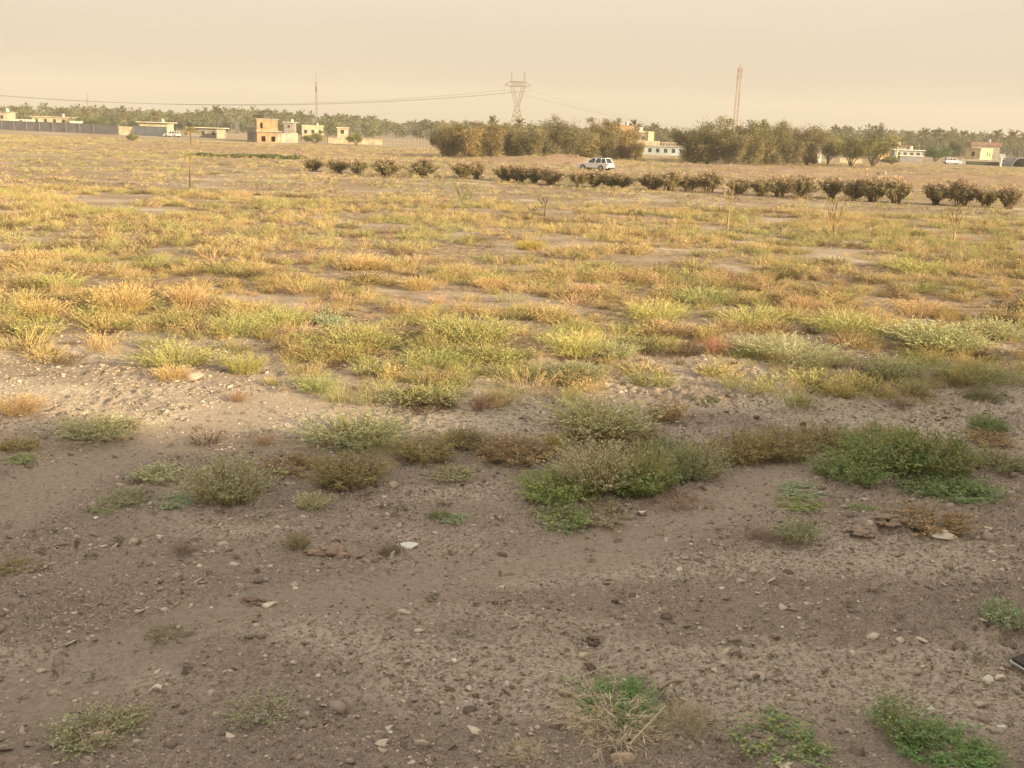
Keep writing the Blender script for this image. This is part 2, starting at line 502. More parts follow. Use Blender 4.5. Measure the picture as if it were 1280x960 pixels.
def gz(x, y):
    """height of the built ground sheet, clods included"""
    i = np.clip(np.searchsorted(gx, x) - 1, 0, nx - 2); j = np.clip(np.searchsorted(gy, y) - 1, 0, ny - 2)
    u = (x - gx[i]) / (gx[i + 1] - gx[i]); v = (y - gy[j]) / (gy[j + 1] - gy[j])
    return (Z[j, i] * (1 - u) + Z[j, i + 1] * u) * (1 - v) + (Z[j + 1, i] * (1 - u) + Z[j + 1, i + 1] * u) * v


# unseen earth bank, added behind the camera to cast the shade on the near ground
SH = np.array([-math.sin(SUN_AZ), math.cos(SUN_AZ)]) / math.tan(SUN_EL)      # shadow per metre of height
A0, A1 = ground0(0, 556)[:2], ground0(1280, 458)[:2]                          # where the edge of the shade lies on the field
TOPH = 8.6
Bl, Br = A0 - SH * TOPH, A1 - SH * TOPH
dl = (Br - Bl) / np.linalg.norm(Br - Bl); nl = np.array([dl[1], -dl[0]])
N = 90
prof = [(-9, -.4), (-5, 4.5), (-2.2, 7.4), (0, 1), (2, 7.4), (6, 4.2), (11, -.4)]
V = []
Lb = np.linspace(-26, np.linalg.norm(Br - Bl) + 40, N)
for s_ in Lb:
    top = TOPH * (.90 + .16 * float(fbm(np.array(s_ / 5.0), np.array(.3), 77, 4)))
    p0 = Bl + dl * s_
    for k, (o_, h_) in enumerate(prof):
        q = p0 + nl * o_
        V.append((q[0], q[1], top if k == 3 else h_ + .3 * math.sin(s_ * 1.3 + k)))
k_ = len(prof)
Q = np.array([(i * k_ + j, (i + 1) * k_ + j, (i + 1) * k_ + j + 1, i * k_ + j + 1) for i in range(N - 1) for j in range(k_ - 1)])
tag(link('shade_caster_bank', mk_mesh('shade_caster_bank', V, Q, np.full((len(V), 3), .2), surf('shade_caster_earth', (.24, .18, .13), .95, .3, .8), True)), kind='structure')

# ------------------------------------------------------------------ plant prototypes (unit: 1 wide, 1 high)
W1 = (1, 1, 1)


def P_sage(seed, n=250, k=22, h=(.55, 1), base=.26, leaf=(.045, .0075), w=.0045, col=None):
    g = np.random.default_rng(seed)
    st, P = blades(n, g, base, .5, h, w, 4, .12, ((.95, .85, .62), (.8, .8, .6)), .2, .5)
    p, d = along(P, g, k, .18, 1)
    d = d / (np.linalg.norm(d, axis=1, keepdims=True) + 1e-9) + g.normal(0, .55, d.shape) + np.array([0, 0, .25])
    lf = leaves_at(p, d, g, leaf[0], leaf[1], col or ((1, 1, 1), (.85, .95, .8), (1.1, 1.05, .95)), .28)
    return st, lf


def P_weed(seed, n=150, k=28, h=(.5, 1), base=.34, leaf=(.036, .012)):
    g = np.random.default_rng(seed)
    st, P = blades(n, g, base, .5, h, .005, 4, .3, ((.9, .65, .5), (.8, .7, .5)), .2, .5)
    p, d = along(P, g, k, .15, 1)
    d = g.normal(0, 1, d.shape) + np.array([0, 0, .3])
    p = p + g.normal(0, .018, p.shape)
    lf = leaves_at(p, d, g, leaf[0], leaf[1], ((1, 1, 1), (.8, .85, .8), (1.25, 1.1, .9)), .3)
    return st, lf


def P_leafy(seed, n=170, k=26, leaf=(.055, .011)):
    g = np.random.default_rng(seed)
    st, P = blades(n, g, .36, .48, (.5, 1.05), .005, 4, .2, ((.8, .9, .6),), .2, .5)
    p, d = along(P, g, k, .15, 1)
    d = g.normal(0, .75, d.shape) + np.array([0, 0, .9])
    p = p + g.normal(0, .02, p.shape)
    lf = leaves_at(p, d, g, leaf[0], leaf[1], ((1, 1, 1), (.75, .95, .8), (1.25, 1.15, .8)), .25)
    return st, lf


def P_grass(seed, n=480, w=.006, curl=.35, base=.3, spread=.5, h=(.4, 1), seg=3, var=.25):
    g = np.random.default_rng(seed)
    return blades(n, g, base, spread, h, w, seg, curl, ((1, 1, 1), (1.15, 1.05, .8), (.8, .95, .8)), var, .2)[0]


def P_straw(seed, n=380, w=.0045, k=6, curl=.2):
    g = np.random.default_rng(seed)
    st, P = blades(n, g, .28, .5, (.4, 1), w, 3, curl, ((1, 1, 1), (1.1, 1, .85), (.85, .75, .65)), .22, .3)
    p, d = along(P, g, k, .6, 1)
    hd = leaves_at(p, d + g.normal(0, .02, d.shape), g, .06, .007, ((1.1, 1.05, 1), (1, .9, .8)), .2)
    return cat([st, hd])


def P_brush(seed, n=230, k=13):
    g = np.random.default_rng(seed)
    st, P = blades(n, g, .32, .5, (.45, 1), .004, 4, .1, ((1, .95, .8),), .2, .5)
    p, d = along(P, g, k, .15, 1)
    d = d / (np.linalg.norm(d, axis=1, keepdims=True) + 1e-9) + g.normal(0, .28, d.shape) + np.array([0, 0, .1])
    return cat([st, leaves_at(p, d, g, .085, .0048, ((1, 1, 1), (1.12, 1.04, .85), (.82, .92, .8)), .25)])


def P_fluff(seed, n=70, L=.22, W=.012):
    """soft rounded dome of fine sprigs"""
    g = np.random.default_rng(seed)
    th = g.uniform(0, 6.28, n); u = np.sqrt(g.uniform(0, 1, n)); el = g.uniform(.05, 1.5, n); rr = g.uniform(.25, .9, n)
    lob = 1 + .25 * np.sin(th * 3 + g.uniform(0, 6))
    p = np.c_[np.cos(th) * np.cos(el) * .44 * rr * lob, np.sin(th) * np.cos(el) * .44 * rr * lob, np.sin(el) * .8 * rr]
    d = p * np.array([1, 1, 1.1]) + g.normal(0, .2, p.shape) + np.array([0, 0, .22])
    return leaves_at(p, d, g, L, W, ((1, 1, 1), (1.1, 1.02, .9), (.85, .9, .8)), .25)


def P_twig(seed, n=110, k=8):
    g = np.random.default_rng(seed)
    st, P = blades(n, g, .25, .55, (.5, 1), .0042, 4, .3, ((1, 1, 1), (.8, .75, .7)), .25, .4)
    p, d = along(P, g, k, .3, .95)
    d = d / (np.linalg.norm(d, axis=1, keepdims=True) + 1e-9) + g.normal(0, .6, d.shape)
    tw = leaves_at(p, d, g, .14, .0045, ((1, 1, 1), (.8, .7, .6)), .25)
    return cat([st, tw])


def two(tag_, pr):
    return (mk_mesh(tag_ + '_stem', *pr[0], STRAW), mk_mesh(tag_ + '_foliage', *pr[1], LEAF))


PROTO = {
    'S': [two('sage', P_sage(s)) for s in (1, 2, 3)],
    's': [two('small_sage', P_sage(s, 120, 14, (.5, 1), .28, (.07, .011), .006)) for s in (4, 5)],
    'B': [two('weed', P_weed(s)) for s in (11, 12, 13)],
    'b': [two('small_weed', P_weed(s, 90, 16, (.4, 1), .36, (.06, .02))) for s in (14, 15)],
    'K': [two('leafy', P_leafy(s)) for s in (21, 22, 23)],
    'k': [two('small_leafy', P_leafy(s, 80, 14, (.08, .018))) for s in (24, 25)],
    'G': [(mk_mesh('grass_tuft', *P_brush(s), STRAW),) for s in (31, 32, 33, 34)],
    'D': [(mk_mesh('straw_tuft', *P_straw(s), STRAW),) for s in (41, 42, 43)],
    'T': [(mk_mesh('twig_bush', *P_twig(s), STRAW),) for s in (51, 52)],
}
KIND = {'S': ('grey_shrub', 'shrub'), 's': ('grey_shrub', 'shrub'), 'B': ('olive_weed', 'weed'), 'b': ('olive_weed', 'weed'),
        'K': ('leafy_weed', 'weed'), 'k': ('leafy_weed', 'weed'), 'G': ('grass_tuft', 'grass tuft'), 'D': ('straw_tuft', 'grass tuft'),
        'T': ('twiggy_bush', 'dry bush')}
GREY = (.36, .36, .235); GREYD = (.27, .285, .18); BLUE = (.25, .30, .22); OLIVE = (.24, .215, .11); OLIVEB = (.28, .215, .13)
GREEN = (.20, .245, .12); GREEND = (.155, .19, .10); BRIGHT = (.25, .29, .13); PALEG = (.40, .40, .19); YGRN = (.43, .41, .19)
STRW = (.52, .42, .22); STRWO = (.52, .405, .24); STRWP = (.52, .39, .26); TWIG = (.32, .24, .175); TWIGP = (.42, .375, .275)
YEL = (.48, .42, .12)
PLANTS = [
    # kind, x, base y, width, height (photo pixels), colour, label
    ('S', 272, 637, 108, 70, GREY, 'round grey-green shrub standing alone on bare brown dirt'),
    ('S', 105, 556, 100, 40, GREY, 'wide grey-green shrub at the edge of the shade beside orange straw'),
    ('D', 14, 522, 66, 36, STRWO, 'glowing orange straw tuft beside the wide grey-green shrub'),
    ('b', 14, 566, 44, 24, OLIVE, 'dark little weed under the orange straw tuft'),
    ('k', 20, 580, 34, 14, GREEN, 'flat green sprig just below the dark little weed'),
    ('k', 188, 604, 56, 26, GREY, 'small rosette weed behind the lone round grey shrub'),
    ('s', 150, 633, 54, 24, GREYD, 'thin grey weed between the rosette weed and a flat green mat'),
    ('k', 126, 645, 30, 10, GREEN, 'flat green mat with a white chip beside it'),
    ('k', 214, 636, 46, 20, BLUE, 'blue-green mat tucked under the lone round grey shrub'),
    ('s', 387, 640, 46, 26, GREY, 'short grey-green shrub on dirt, next after the lone round shrub'),
    ('G', 396, 492, 60, 32, (.32, .34, .18), 'fresh green tuft on bare ground at the edge of the shade'),
    ('S', 432, 566, 140, 52, GREYD, 'broad olive shrub behind a darker bushy weed'),
    ('B', 428, 614, 95, 56, OLIVE, 'dark bushy weed in front of the broad olive shrub'),
    ('b', 352, 594, 64, 30, OLIVEB, 'thin brownish weed beside the dark bushy weed'),
    ('B', 530, 582, 74, 46, OLIVE, 'olive weed between the dark bushy weed and a low dark one'),
    ('B', 582, 564, 52, 36, (.17, .165, .09), 'low dark weed next to the olive weed on the central dirt'),
    ('s', 497, 510, 60, 22, GREY, 'pale low shrub on crusty soil, first of a touching pair'),
    ('s', 548, 512, 56, 22, GREY, 'pale low shrub on crusty soil beside the dark twiggy clump'),
    ('T', 600, 516, 40, 24, (.12, .08, .06), 'dark brown twiggy clump on crusty pale soil'),
    ('S', 752, 556, 136, 60, (.37, .365, .22), 'tall domed sage shrub behind the yellow-flowered stalk'),
    ('D', 692, 566, 28, 32, YEL, 'yellow-flowering stalk at the foot of the domed sage shrub'),
    ('B', 645, 584, 95, 46, OLIVEB, 'sparse brownish weed beside the yellow-flowering stalk'),
    ('b', 838, 530, 46, 36, OLIVEB, 'brown low weed against the far flank of the domed sage shrub'),
    ('B', 776, 566, 110, 40, (.23, .205, .12), 'dark undergrowth weed between the domed sage shrub and the tall plumed weed'),
    ('K', 696, 634, 92, 48, BRIGHT, 'bright green bushy weed at the near end of the central clump'),
    ('S', 745, 628, 100, 78, (.42, .39, .27), 'pale plumed weed with tall dry seed stalks in the central clump'),
    ('K', 798, 622, 86, 60, (.23, .27, .12), 'grass-green weed beside the pale plumed weed'),
    ('G', 812, 616, 60, 80, (.42, .39, .23), 'tall pale stems rising out of the grass-green weed'),
    ('k', 850, 606, 60, 30, BLUE, 'blue-green low weed at the outer side of the central clump'),
    ('K', 838, 590, 60, 42, GREEND, 'dark green weed behind the blue-green low weed'),
    ('S', 875, 606, 78, 56, GREY, 'pale feathery grey shrub closing the central clump'),
    ('k', 708, 664, 66, 32, GREEN, 'small green weed in front of the bright green bushy weed'),
    ('s', 752, 658, 84, 28, (.28, .25, .18), 'dry greyish stubble weed next to the small green weed'),
    ('T', 850, 636, 90, 22, TWIG, 'low brown twigs at the foot of the blue-green low weed'),
    ('B', 930, 582, 70, 50, OLIVE, 'dark olive weed opening the long dark band of weeds'),
    ('B', 985, 578, 84, 52, (.22, .195, .10), 'dark olive weed in the middle of the long dark band'),
    ('B', 1044, 566, 76, 42, OLIVE, 'dark olive weed closing the long dark band beside green weeds'),
    ('K', 1072, 608, 80, 46, GREEN, 'mid green weed beside the closing dark olive weed'),
    ('K', 1120, 600, 100, 66, (.19, .225, .11), 'tall green weed in the large green patch'),
    ('K', 1178, 606, 96, 70, (.19, .20, .10), 'tallest olive-green weed in the large green patch'),
    ('G', 1198, 580, 24, 40, (.26, .28, .13), 'pale grass blades sticking out of the tallest olive-green weed'),
    ('B', 1130, 560, 84, 30, OLIVE, 'olive weed behind the tall green weed'),
    ('K', 1212, 630, 90, 36, (.18, .235, .13), 'low spreading green weed in front of the large green patch'),
    ('k', 1164, 622, 60, 26, GREEND, 'dark green sprig beneath the tall green weed'),
    ('B', 1262, 594, 60, 40, GREYD, 'grey-green weed beyond the low spreading green weed'),
    ('b', 1246, 560, 56, 26, OLIVEB, 'brown weed behind the grey-green weed'),
    ('K', 1243, 545, 44, 26, GREEND, 'very dark leafy weed on pale crust behind the large green patch'),
    ('s', 1002, 686, 62, 38, (.27, .285, .20), 'grey-green tuft beside crumbled reddish clods'),
    ('T', 958, 684, 54, 28, (.22, .17, .13), 'grey-brown twigs beside the grey-green tuft near the clods'),
    ('b', 1178, 672, 84, 42, OLIVEB, 'brown and green weed behind the long pale stone'),
    ('k', 1006, 640, 52, 14, BRIGHT, 'small bright green mat on dirt'),
    ('k', 1083, 641, 32, 13, GREEN, 'tiny green mat beside the small bright green mat'),
    ('k', 1008, 622, 56, 13, BLUE, 'dull blue-green mat behind the small bright green mat'),
    ('k', 1266, 788, 50, 36, BLUE, 'grey-green weed at the rim above the dark flat scrap'),
    ('K', 778, 902, 92, 36, (.13, .20, .09), 'dense dark green weed beside a half-buried pale boulder'),
    ('T', 775, 942, 150, 66, TWIGP, 'large pale dead bush in front of the dense dark green weed'),
    ('T', 862, 930, 80, 60, (.36, .33, .24), 'pale spindly dead bush leaning over the dirt crack'),
    ('k', 992, 955, 104, 46, (.19, .23, .12), 'open green weed on cloddy ground between dead bush and dark leafy weed'),
    ('k', 1140, 935, 76, 56, (.18, .22, .12), 'sparse green weed rising behind the lush bottom-edge weed'),
    ('K', 1190, 972, 105, 44, (.13, .21, .09), 'lush dark green weed cut by the bottom edge'),
    ('s', 100, 944, 92, 50, (.34, .345, .23), 'airy grey-green weed beside a rounded tan stone'),
    ('s', 152, 910, 46, 26, (.34, .345, .23), 'smaller airy weed behind the rounded tan stone'),
    ('s', 316, 906, 70, 24, (.31, .32, .22), 'lone airy weed on pebbly brown dirt'),
    ('T', 655, 956, 60, 14, TWIGP, 'faint grey stubble flattened on pebbles at the bottom edge'),
    ('k', 566, 655, 34, 13, BLUE, 'tiny blue-green weed beside a darker tiny one'),
    ('b', 549, 649, 24, 16, GREEND, 'darker tiny weed touching a tiny blue-green weed'),
    ('b', 10, 718, 46, 14, OLIVE, 'dark low weed on bare dirt at the rim of the track'),
    ('s', 368, 690, 36, 26, (.22, .20, .13), 'wispy weed behind the big brown clod'),
    ('s', 207, 803, 50, 12, (.21, .20, .14), 'faint wispy weed on open brown dirt'),
    ('s', 486, 696, 30, 18, (.16, .13, .10), 'brownish wisp beside the flat white chip'),
    ('T', 226, 697, 40, 22, (.2, .15, .11), 'small brown twigs on open dirt'),
    ('s', 565, 605, 60, 24, GREY, 'low grey weed in front of the olive weed'),
    ('T', 326, 560, 34, 20, (.24, .18, .13), 'small brown twiggy weed beside the broad olive shrub'),
    ('T', 160, 540, 30, 22, (.13, .09, .05), 'dark brown twiggy weed behind the wide grey-green shrub'),
    ('T', 297, 503, 30, 18, (.20, .13, .07), 'rusty brown twiggy weed on the bare track'),
    # --- sunlit tufts that stand out
    ('G', 205, 460, 108, 42, YGRN, 'bushy yellow-green tuft at the edge of bare orange soil'),
    ('D', 208, 478, 50, 26, STRW, 'golden tuft in front of the bushy yellow-green tuft'),
    ('G', 300, 470, 56, 34, (.36, .34, .14), 'upright yellow tuft next to the bushy yellow-green tuft'),
    ('G', 290, 425, 92, 36, PALEG, 'pale green-yellow tuft behind the bushy yellow-green tuft'),
    ('D', 142, 395, 80, 48, STRW, 'tall golden straw tuft, brightest of the sunlit rows'),
    ('D', 42, 402, 66, 34, STRW, 'golden straw tuft near bare orange soil'),
    ('D', 226, 386, 56, 36, STRWO, 'orange straw tuft beside the tall golden straw tuft'),
    ('D', 30, 332, 80, 24, STRWO, 'low orange straw tuft far out in the sunlit field'),
    ('G', 345, 412, 86, 34, PALEG, 'pale tuft between two yellow-green tufts in the sun'),
    ('G', 440, 446, 124, 48, (.38, .37, .17), 'large pale yellow tuft above the fresh green tuft'),
    ('G', 536, 463, 86, 32, (.34, .36, .16), 'vivid green tuft at the border of sun and shade'),
    ('G', 592, 434, 132, 48, (.40, .38, .18), 'largest pale straw-green tuft in the middle of the sunlit belt'),
    ('G', 640, 476, 110, 26, (.27, .25, .14), 'spreading dull tuft in front of the largest pale tuft'),
    ('G', 722, 450, 84, 42, YGRN, 'yellow-green tuft with arching blades in the middle belt'),
    ('S', 726, 484, 70, 30, (.22, .25, .15), 'grey-green mound in front of the arching yellow-green tuft'),
    ('S', 770, 452, 56, 26, GREY, 'grey mound beside the arching yellow-green tuft'),
    ('G', 810, 442, 76, 26, (.33, .35, .17), 'low light green tuft near the arching yellow-green tuft'),
    ('G', 822, 406, 92, 32, YGRN, 'yellow tuft with upright blades behind the low light green tuft'),
    ('G', 886, 384, 84, 30, (.33, .35, .18), 'green tuft among straw beyond the upright yellow tuft'),
    ('G', 950, 414, 108, 34, YGRN, 'wide yellow-green tuft in the sun beside pale green ones'),
    ('T', 898, 446, 44, 30, (.30, .17, .12), 'reddish dry weed on crusty soil'),
    ('G', 1010, 460, 140, 44, (.40, .405, .27), 'wide silvery-green tuft in front of the sunlit belt'),
    ('G', 945, 447, 76, 34, (.36, .35, .23), 'dull grey-green tuft beside the reddish dry weed'),
    ('G', 1072, 424, 108, 40, PALEG, 'pale green tuft rising behind the wide silvery-green tuft'),
    ('S', 1190, 448, 118, 48, (.37, .385, .23), 'large rounded grey-green tuft on pale crust'),
    ('S', 1128, 480, 74, 36, GREYD, 'dark grey-green mound in front of the large rounded tuft'),
    ('G', 1232, 486, 112, 36, (.32, .315, .18), 'olive tuft on pale crust in the shade'),
    ('S', 1258, 428, 60, 32, GREY, 'grey-green mound beside the large rounded tuft'),
    ('S', 1150, 496, 40, 22, GREYD, 'small grey mound on crust beside the olive tuft'),
    ('G', 1240, 505, 60, 24, (.22, .22, .13), 'short dull tuft below the olive tuft'),
    ('D', 1160, 396, 76, 26, STRWO, 'orange straw tuft behind the large rounded grey-green tuft'),
    ('D', 1008, 388, 50, 22, STRWP, 'pinkish straw tuft behind the pale green tuft'),
    ('G', 1160, 345, 90, 26, YGRN, 'bright yellow-green tuft far out beyond the orange straw tuft'),
    ('D', 662, 314, 46, 16, YEL, 'small golden tuft alone on open ground far out'),
    ('D', 455, 338, 56, 24, STRWO, 'orange straw tuft in the middle distance'),
    ('D', 610, 362, 46, 20, STRWO, 'orange straw tuft near a pale bare patch in the middle distance'),
    ('D', 520, 365, 56, 24, STRW, 'golden straw tuft beside a pale bare patch'),
    ('G', 60, 362, 70, 24, YGRN, 'yellow-green tuft between orange straw tufts far out'),
    ('D', 740, 372, 60, 22, STRWP, 'pinkish straw tuft beyond the upright yellow tuft'),
    ('T', 130, 420, 34, 14, (.10, .07, .05), 'dark flat twigs on bare orange soil'),
    ('s', 410, 412, 40, 26, BLUE, 'bluish little shrub among pale sunlit tufts'),
    ('T', 830, 472, 32, 14, (.17, .12, .09), 'small brown clump on pale crust'),
    ('T', 1133, 512, 40, 14, (.17, .12, .09), 'dark flat clump on pale crust by the small grey mound'),
    ('k', 885, 502, 40, 12, (.2, .22, .1), 'thin green sprig alone on pale crust'),
]
for i, (k, px, py, wp, hp, colr, lab) in enumerate(PLANTS):
    if py > 955: g0 = ground(px, 955); g0 = g0 - np.array([0, (py - 955) * .008, 0])
    else: g0 = ground(px, py)
    mpp = math.hypot(g0[1], EYE) / F
    w_ = wp * mpp * (1.2 if k in 'SBKskb' else 1.05)
    g0 = g0 + np.array([0, w_ * .36, 0])
    sa = EYE / math.hypot(g0[1], EYE)
    H_ = max(.12 * w_, .05, (hp * mpp - .55 * w_ * sa) / math.sqrt(1 - sa * sa)) * (1.15 if k in 'GD' else 1.38)
    ms = PROTO[k][i % len(PROTO[k])]
    nm, ct = KIND[k]
    gg = {'shrub': 'grey-green shrubs on the dirt', 'weed': 'weeds on the dirt', 'grass tuft': 'grass tufts at the edge of the field', 'dry bush': 'dry twiggy bushes'}[ct]
    loc = (g0[0], g0[1], float(gz(np.array(g0[0]), np.array(g0[1]))) - .01)
    v = R.uniform(.9, 1.1)
    colr = tuple(c_ * v * (1.12 if k in 'GD' else 1.6) for c_ in colr)
    rz = R.uniform(0, 6.28)
    if len(ms) == 1:
        o = link(nm, ms[0], None, loc, rz, (w_, w_, H_), colr); tag(o, lab, ct, gg)
    else:
        o = thing(nm, lab, ct, loc, rz, gg); o.scale = (w_, w_, H_)
        link('stem', ms[0], o, color=tuple(np.array((.34, .28, .18)) * v)); link('foliage', ms[1], o, color=colr)

# ------------------------------------------------------------------ ground cover that nobody could count
def inview(x, y, pad=1.06):
    return np.abs(x) < (y * .53 + 1.5) * pad


def sample(n, y0, y1, dens):
    u = R.uniform(0, 1, n)
    y = np.sqrt(y0 ** 2 + u * (y1 ** 2 - y0 ** 2))
    x = R.uniform(-1, 1, n) * (y * .55 + 1.5)
    k = R.uniform(0, 1, n) < dens(x, y)
    x, y = x[k], y[k]
    return x, y


_pb = [ground0(p[1], min(p[2], 955)) for p in PLANTS]


def edge(x, y):                                  # 0 on the bare near ground, 1 in the field
    yb = 16.6 + .10 * x + 2.2 * (vnoise(x / 3, y / 3, 91) - .5) - 1.0 * sstep(-3, -8, x)
    yb = yb + 4.6 * sstep(-3.2, -6.5, x)           # bare sunlit soil on that side
    return sstep(-.8, 1.6, y - yb)


GOLD = [(STRW, 4), (STRWO, 1.8), (STRWP, 1.8), (YGRN, 2.4), (PALEG, 2.8), ((.30, .29, .14), 1.8), ((.36, .28, .16), 2.4), ((.135, .092, .06), 4.2), ((.19, .15, .09), 2.8)]  # brown mats; the darkest also stand in for shade between tufts
GC = np.array([g[0] for g in GOLD]); GW = np.array([g[1] for g in GOLD])


def palette(x, y):
    nz = fbm(x / 4.5, y / 4.5, 101, 3); nz2 = fbm(x / 7, y / 5, 111, 2)
    grp = np.array([0, 0, 0, 1, 1, 1, 2, 2, 2])          # gold, green, brown
    wgt = np.stack([sstep(.35, .62, nz) + .4, sstep(.65, .38, nz) * .9 + .3, sstep(.45, .65, nz2) * 1.2 + .35], -1)
    pw = GW[None] * wgt[:, grp]; pw = np.cumsum(pw / pw.sum(1, keepdims=True), 1)
    i = (R.uniform(0, 1, (len(x), 1)) > pw).sum(1)
    return GC[np.clip(i, 0, 8)] * R.uniform(.8, 1.15, (len(x), 1)), i


def cover(name, n, y0, y1, protos, size, hgt, dens, flat=.3, mat=STRAW):
    x, y = sample(n, y0, y1, dens)
    colr, ci = palette(x, y)
    s_ = size(x, y) * R.lognormal(0, .48, len(x)); s_ = np.where(ci >= 6, s_ * .8, s_)
    s_ = np.minimum(s_, 1.7 if y0 > 60 else 1.4)
    h_ = np.minimum(s_ * hgt * R.uniform(.65, 1.25, len(x)) * np.where(ci >= 6, .55, 1), np.where(R.uniform(0, 1, len(x)) < .05, .58, .42))
    pos = np.c_[x, y, gz(x, y) - .01]
    k = R.integers(0, len(protos), len(x)); rot = R.uniform(0, 6.28, len(x))
    ps = [scatter(protos[j], pos[k == j], rot[k == j], s_[k == j], h_[k == j], colr[k == j]) for j in range(len(protos))]
    o = link(name, mk_mesh(name, *cat(ps), mat)); tag(o, kind='stuff')
    return len(x)


d1 = lambda x, y: edge(x, y) * sstep(.30, .54, fbm(x / 1.9, y / 1.4, 121, 3)) * .95 + .02
pn = [P_brush(s, 70, 8) for s in (61, 62)] + [P_straw(s, 150, .005, 3, .1) for s in (64, 65)] + [cat(P_sage(s, 70, 10, (.4, 1), .3, leaf=(.07, .010), w=.006)) for s in (74, 75, 77)] + [P_fluff(s, 420, .11, .006) for s in (78, 79)]
cover('field_grass', 4600, 12.5, 34, pn, lambda x, y: .42 + .42 * vnoise(x / 2, y / 2, 131), .52, d1)
pm = [P_straw(s, 70, .008, 1, .1) for s in (69, 70)] + [P_fluff(s, 130, .17, .009) for s in (66, 67, 68, 76)]
cover('middle_grass', 18000, 33, 66, pm, lambda x, y: .50 + .48 * vnoise(x / 3, y / 3, 132), .50, lambda x, y: sstep(.37, .57, fbm(x / 2.0, y / 1.8, 122, 3)))
pf = [P_fluff(s, 44, .26, .018) for s in (71, 72, 73)]


def hedge_y(x): return 79 - (x - 41) * 28 / 63.0


def dfar(x, y):
    bare = np.clip(sstep(-85, -70, x) * sstep(-6, -14, x) * sstep(150, 163, y) * sstep(222, 212, y)
                   + sstep(20, 26, x) * sstep(100, 84, x) * sstep(112, 124, y + .3 * (x - 40)) * sstep(210, 198, y), 0, 1)
    return sstep(.28, .50, fbm(x / 3.2, y / 3.2, 123, 3)) * (1 - .5 * bare)


cover('distant_grass', 28000, 65, 240, pf, lambda x, y: .85 + .4 * vnoise(x / 4, y / 4, 133), .38, dfar)
# low sprigs on bare ground and thin litter of straw
ps = [P_weed(s, 14, 7, (.3, 1), .3, (.1, .03)) for s in (81, 82)]
ps = [cat(p) for p in ps] + [P_twig(83, 18, 3)]
x, y = sample(1700, 6.2, 26, lambda x, y: .25 + .75 * sstep(.45, .6, fbm(x / 1.6, y / 1.3, 141, 3)) * sstep(7, 13, y))
cc = np.array([(.15, .16, .09), (.2, .2, .12), (.22, .17, .12), (.16, .11, .08)])[R.integers(0, 4, len(x))] * R.uniform(.8, 1.2, (len(x), 1))
k = R.integers(0, 3, len(x)); rot = R.uniform(0, 6.28, len(x)); s_ = R.uniform(.08, .26, len(x)); pos = np.c_[x, y, gz(x, y) - .01]
o = link('low_sprigs', mk_mesh('low_sprigs', *cat([scatter(ps[j], pos[k == j], rot[k == j], s_[k == j], s_[k == j] * .5, cc[k == j]) for j in range(3)]), STRAW)); tag(o, kind='stuff')
# green strip of weeds beyond the field
gp = ground0(312, 197)
x = R.uniform(-7.5, 7, 420) + gp[0]; y = gp[1] + R.normal(0, 1.3, 420)
sc = R.uniform(.8, 1.6, 420)
o = link('green_weed_strip', mk_mesh('green_weed_strip', *scatter(cat(P_leafy(88, 20, 8, (.2, .08))), np.c_[x, y, terrain(x, y)], R.uniform(0, 6, 420), sc, sc * .32 * (.4 + 1.2 * vnoise(x / 1.5, y / 9, 3)), np.tile((.17, .175, .09), (420, 1)) * R.uniform(.7, 1.3, (420, 1))), LEAF)); tag(o, kind='stuff')


# ------------------------------------------------------------------ stones and clods
def rock(seed, sub=1, jag=.28, chops=7):
    bm = bmesh.new(); bmesh.ops.create_icosphere(bm, subdivisions=sub, radius=.5)
    g = np.random.default_rng(seed)
    V = np.array([v.co[:] for v in bm.verts]); Fc = np.array([[v.index for v in f.verts] for f in bm.faces]); bm.free()
    for _ in range(chops):                                 # chop flat facets
        d = g.normal(0, 1, 3); d /= np.linalg.norm(d); h_ = g.uniform(.18, .38)
        t = V @ d; V = V - np.where(t > h_, t - h_, 0)[:, None] * d
    for fq, am in ((5, .5), (11, .35), (23, .25)):         # lumps
        k = g.normal(0, fq, (3, 3)); ph = g.uniform(0, 6.28, 3)
        V = V * (1 + jag * am * np.sin(V @ k + ph).sum(1, keepdims=True) * .5)
    V[:, :2] /= np.abs(V[:, :2]).max() * 2; V[:, 2] /= np.abs(V[:, 2]).max() * 2
    return V, Fc, np.ones((len(V), 3))


rp = [rock(s, 1, .5) for s in range(8)]


def cat_t(ps): return cat(ps)


def stones(name, n, y0, y1, size, flat, cols, dens, sink=.3, tiltv=.35):
    x, y = sample(n, y0, y1, dens)
    s_ = size * R.lognormal(0, .5, len(x)); s_ = np.minimum(s_, size * 3.2)
    fz = s_ * R.uniform(*flat, len(x))
    pos = np.c_[x, y, gz(x, y) + fz * (.5 - sink - .2)]
    cc = np.array(cols)[R.integers(0, len(cols), len(x))] * R.uniform(.8, 1.2, (len(x), 1))
    k = R.integers(0, 8, len(x)); rot = R.uniform(0, 6.28, len(x)); tl = R.normal(0, tiltv, len(x))
    o = link(name, mk_mesh(name, *cat([scatter(rp[j], pos[k == j], rot[k == j], s_[k == j], fz[k == j], cc[k == j], tl[k == j]) for j in range(8)]), EARTH)); tag(o, kind='stuff')


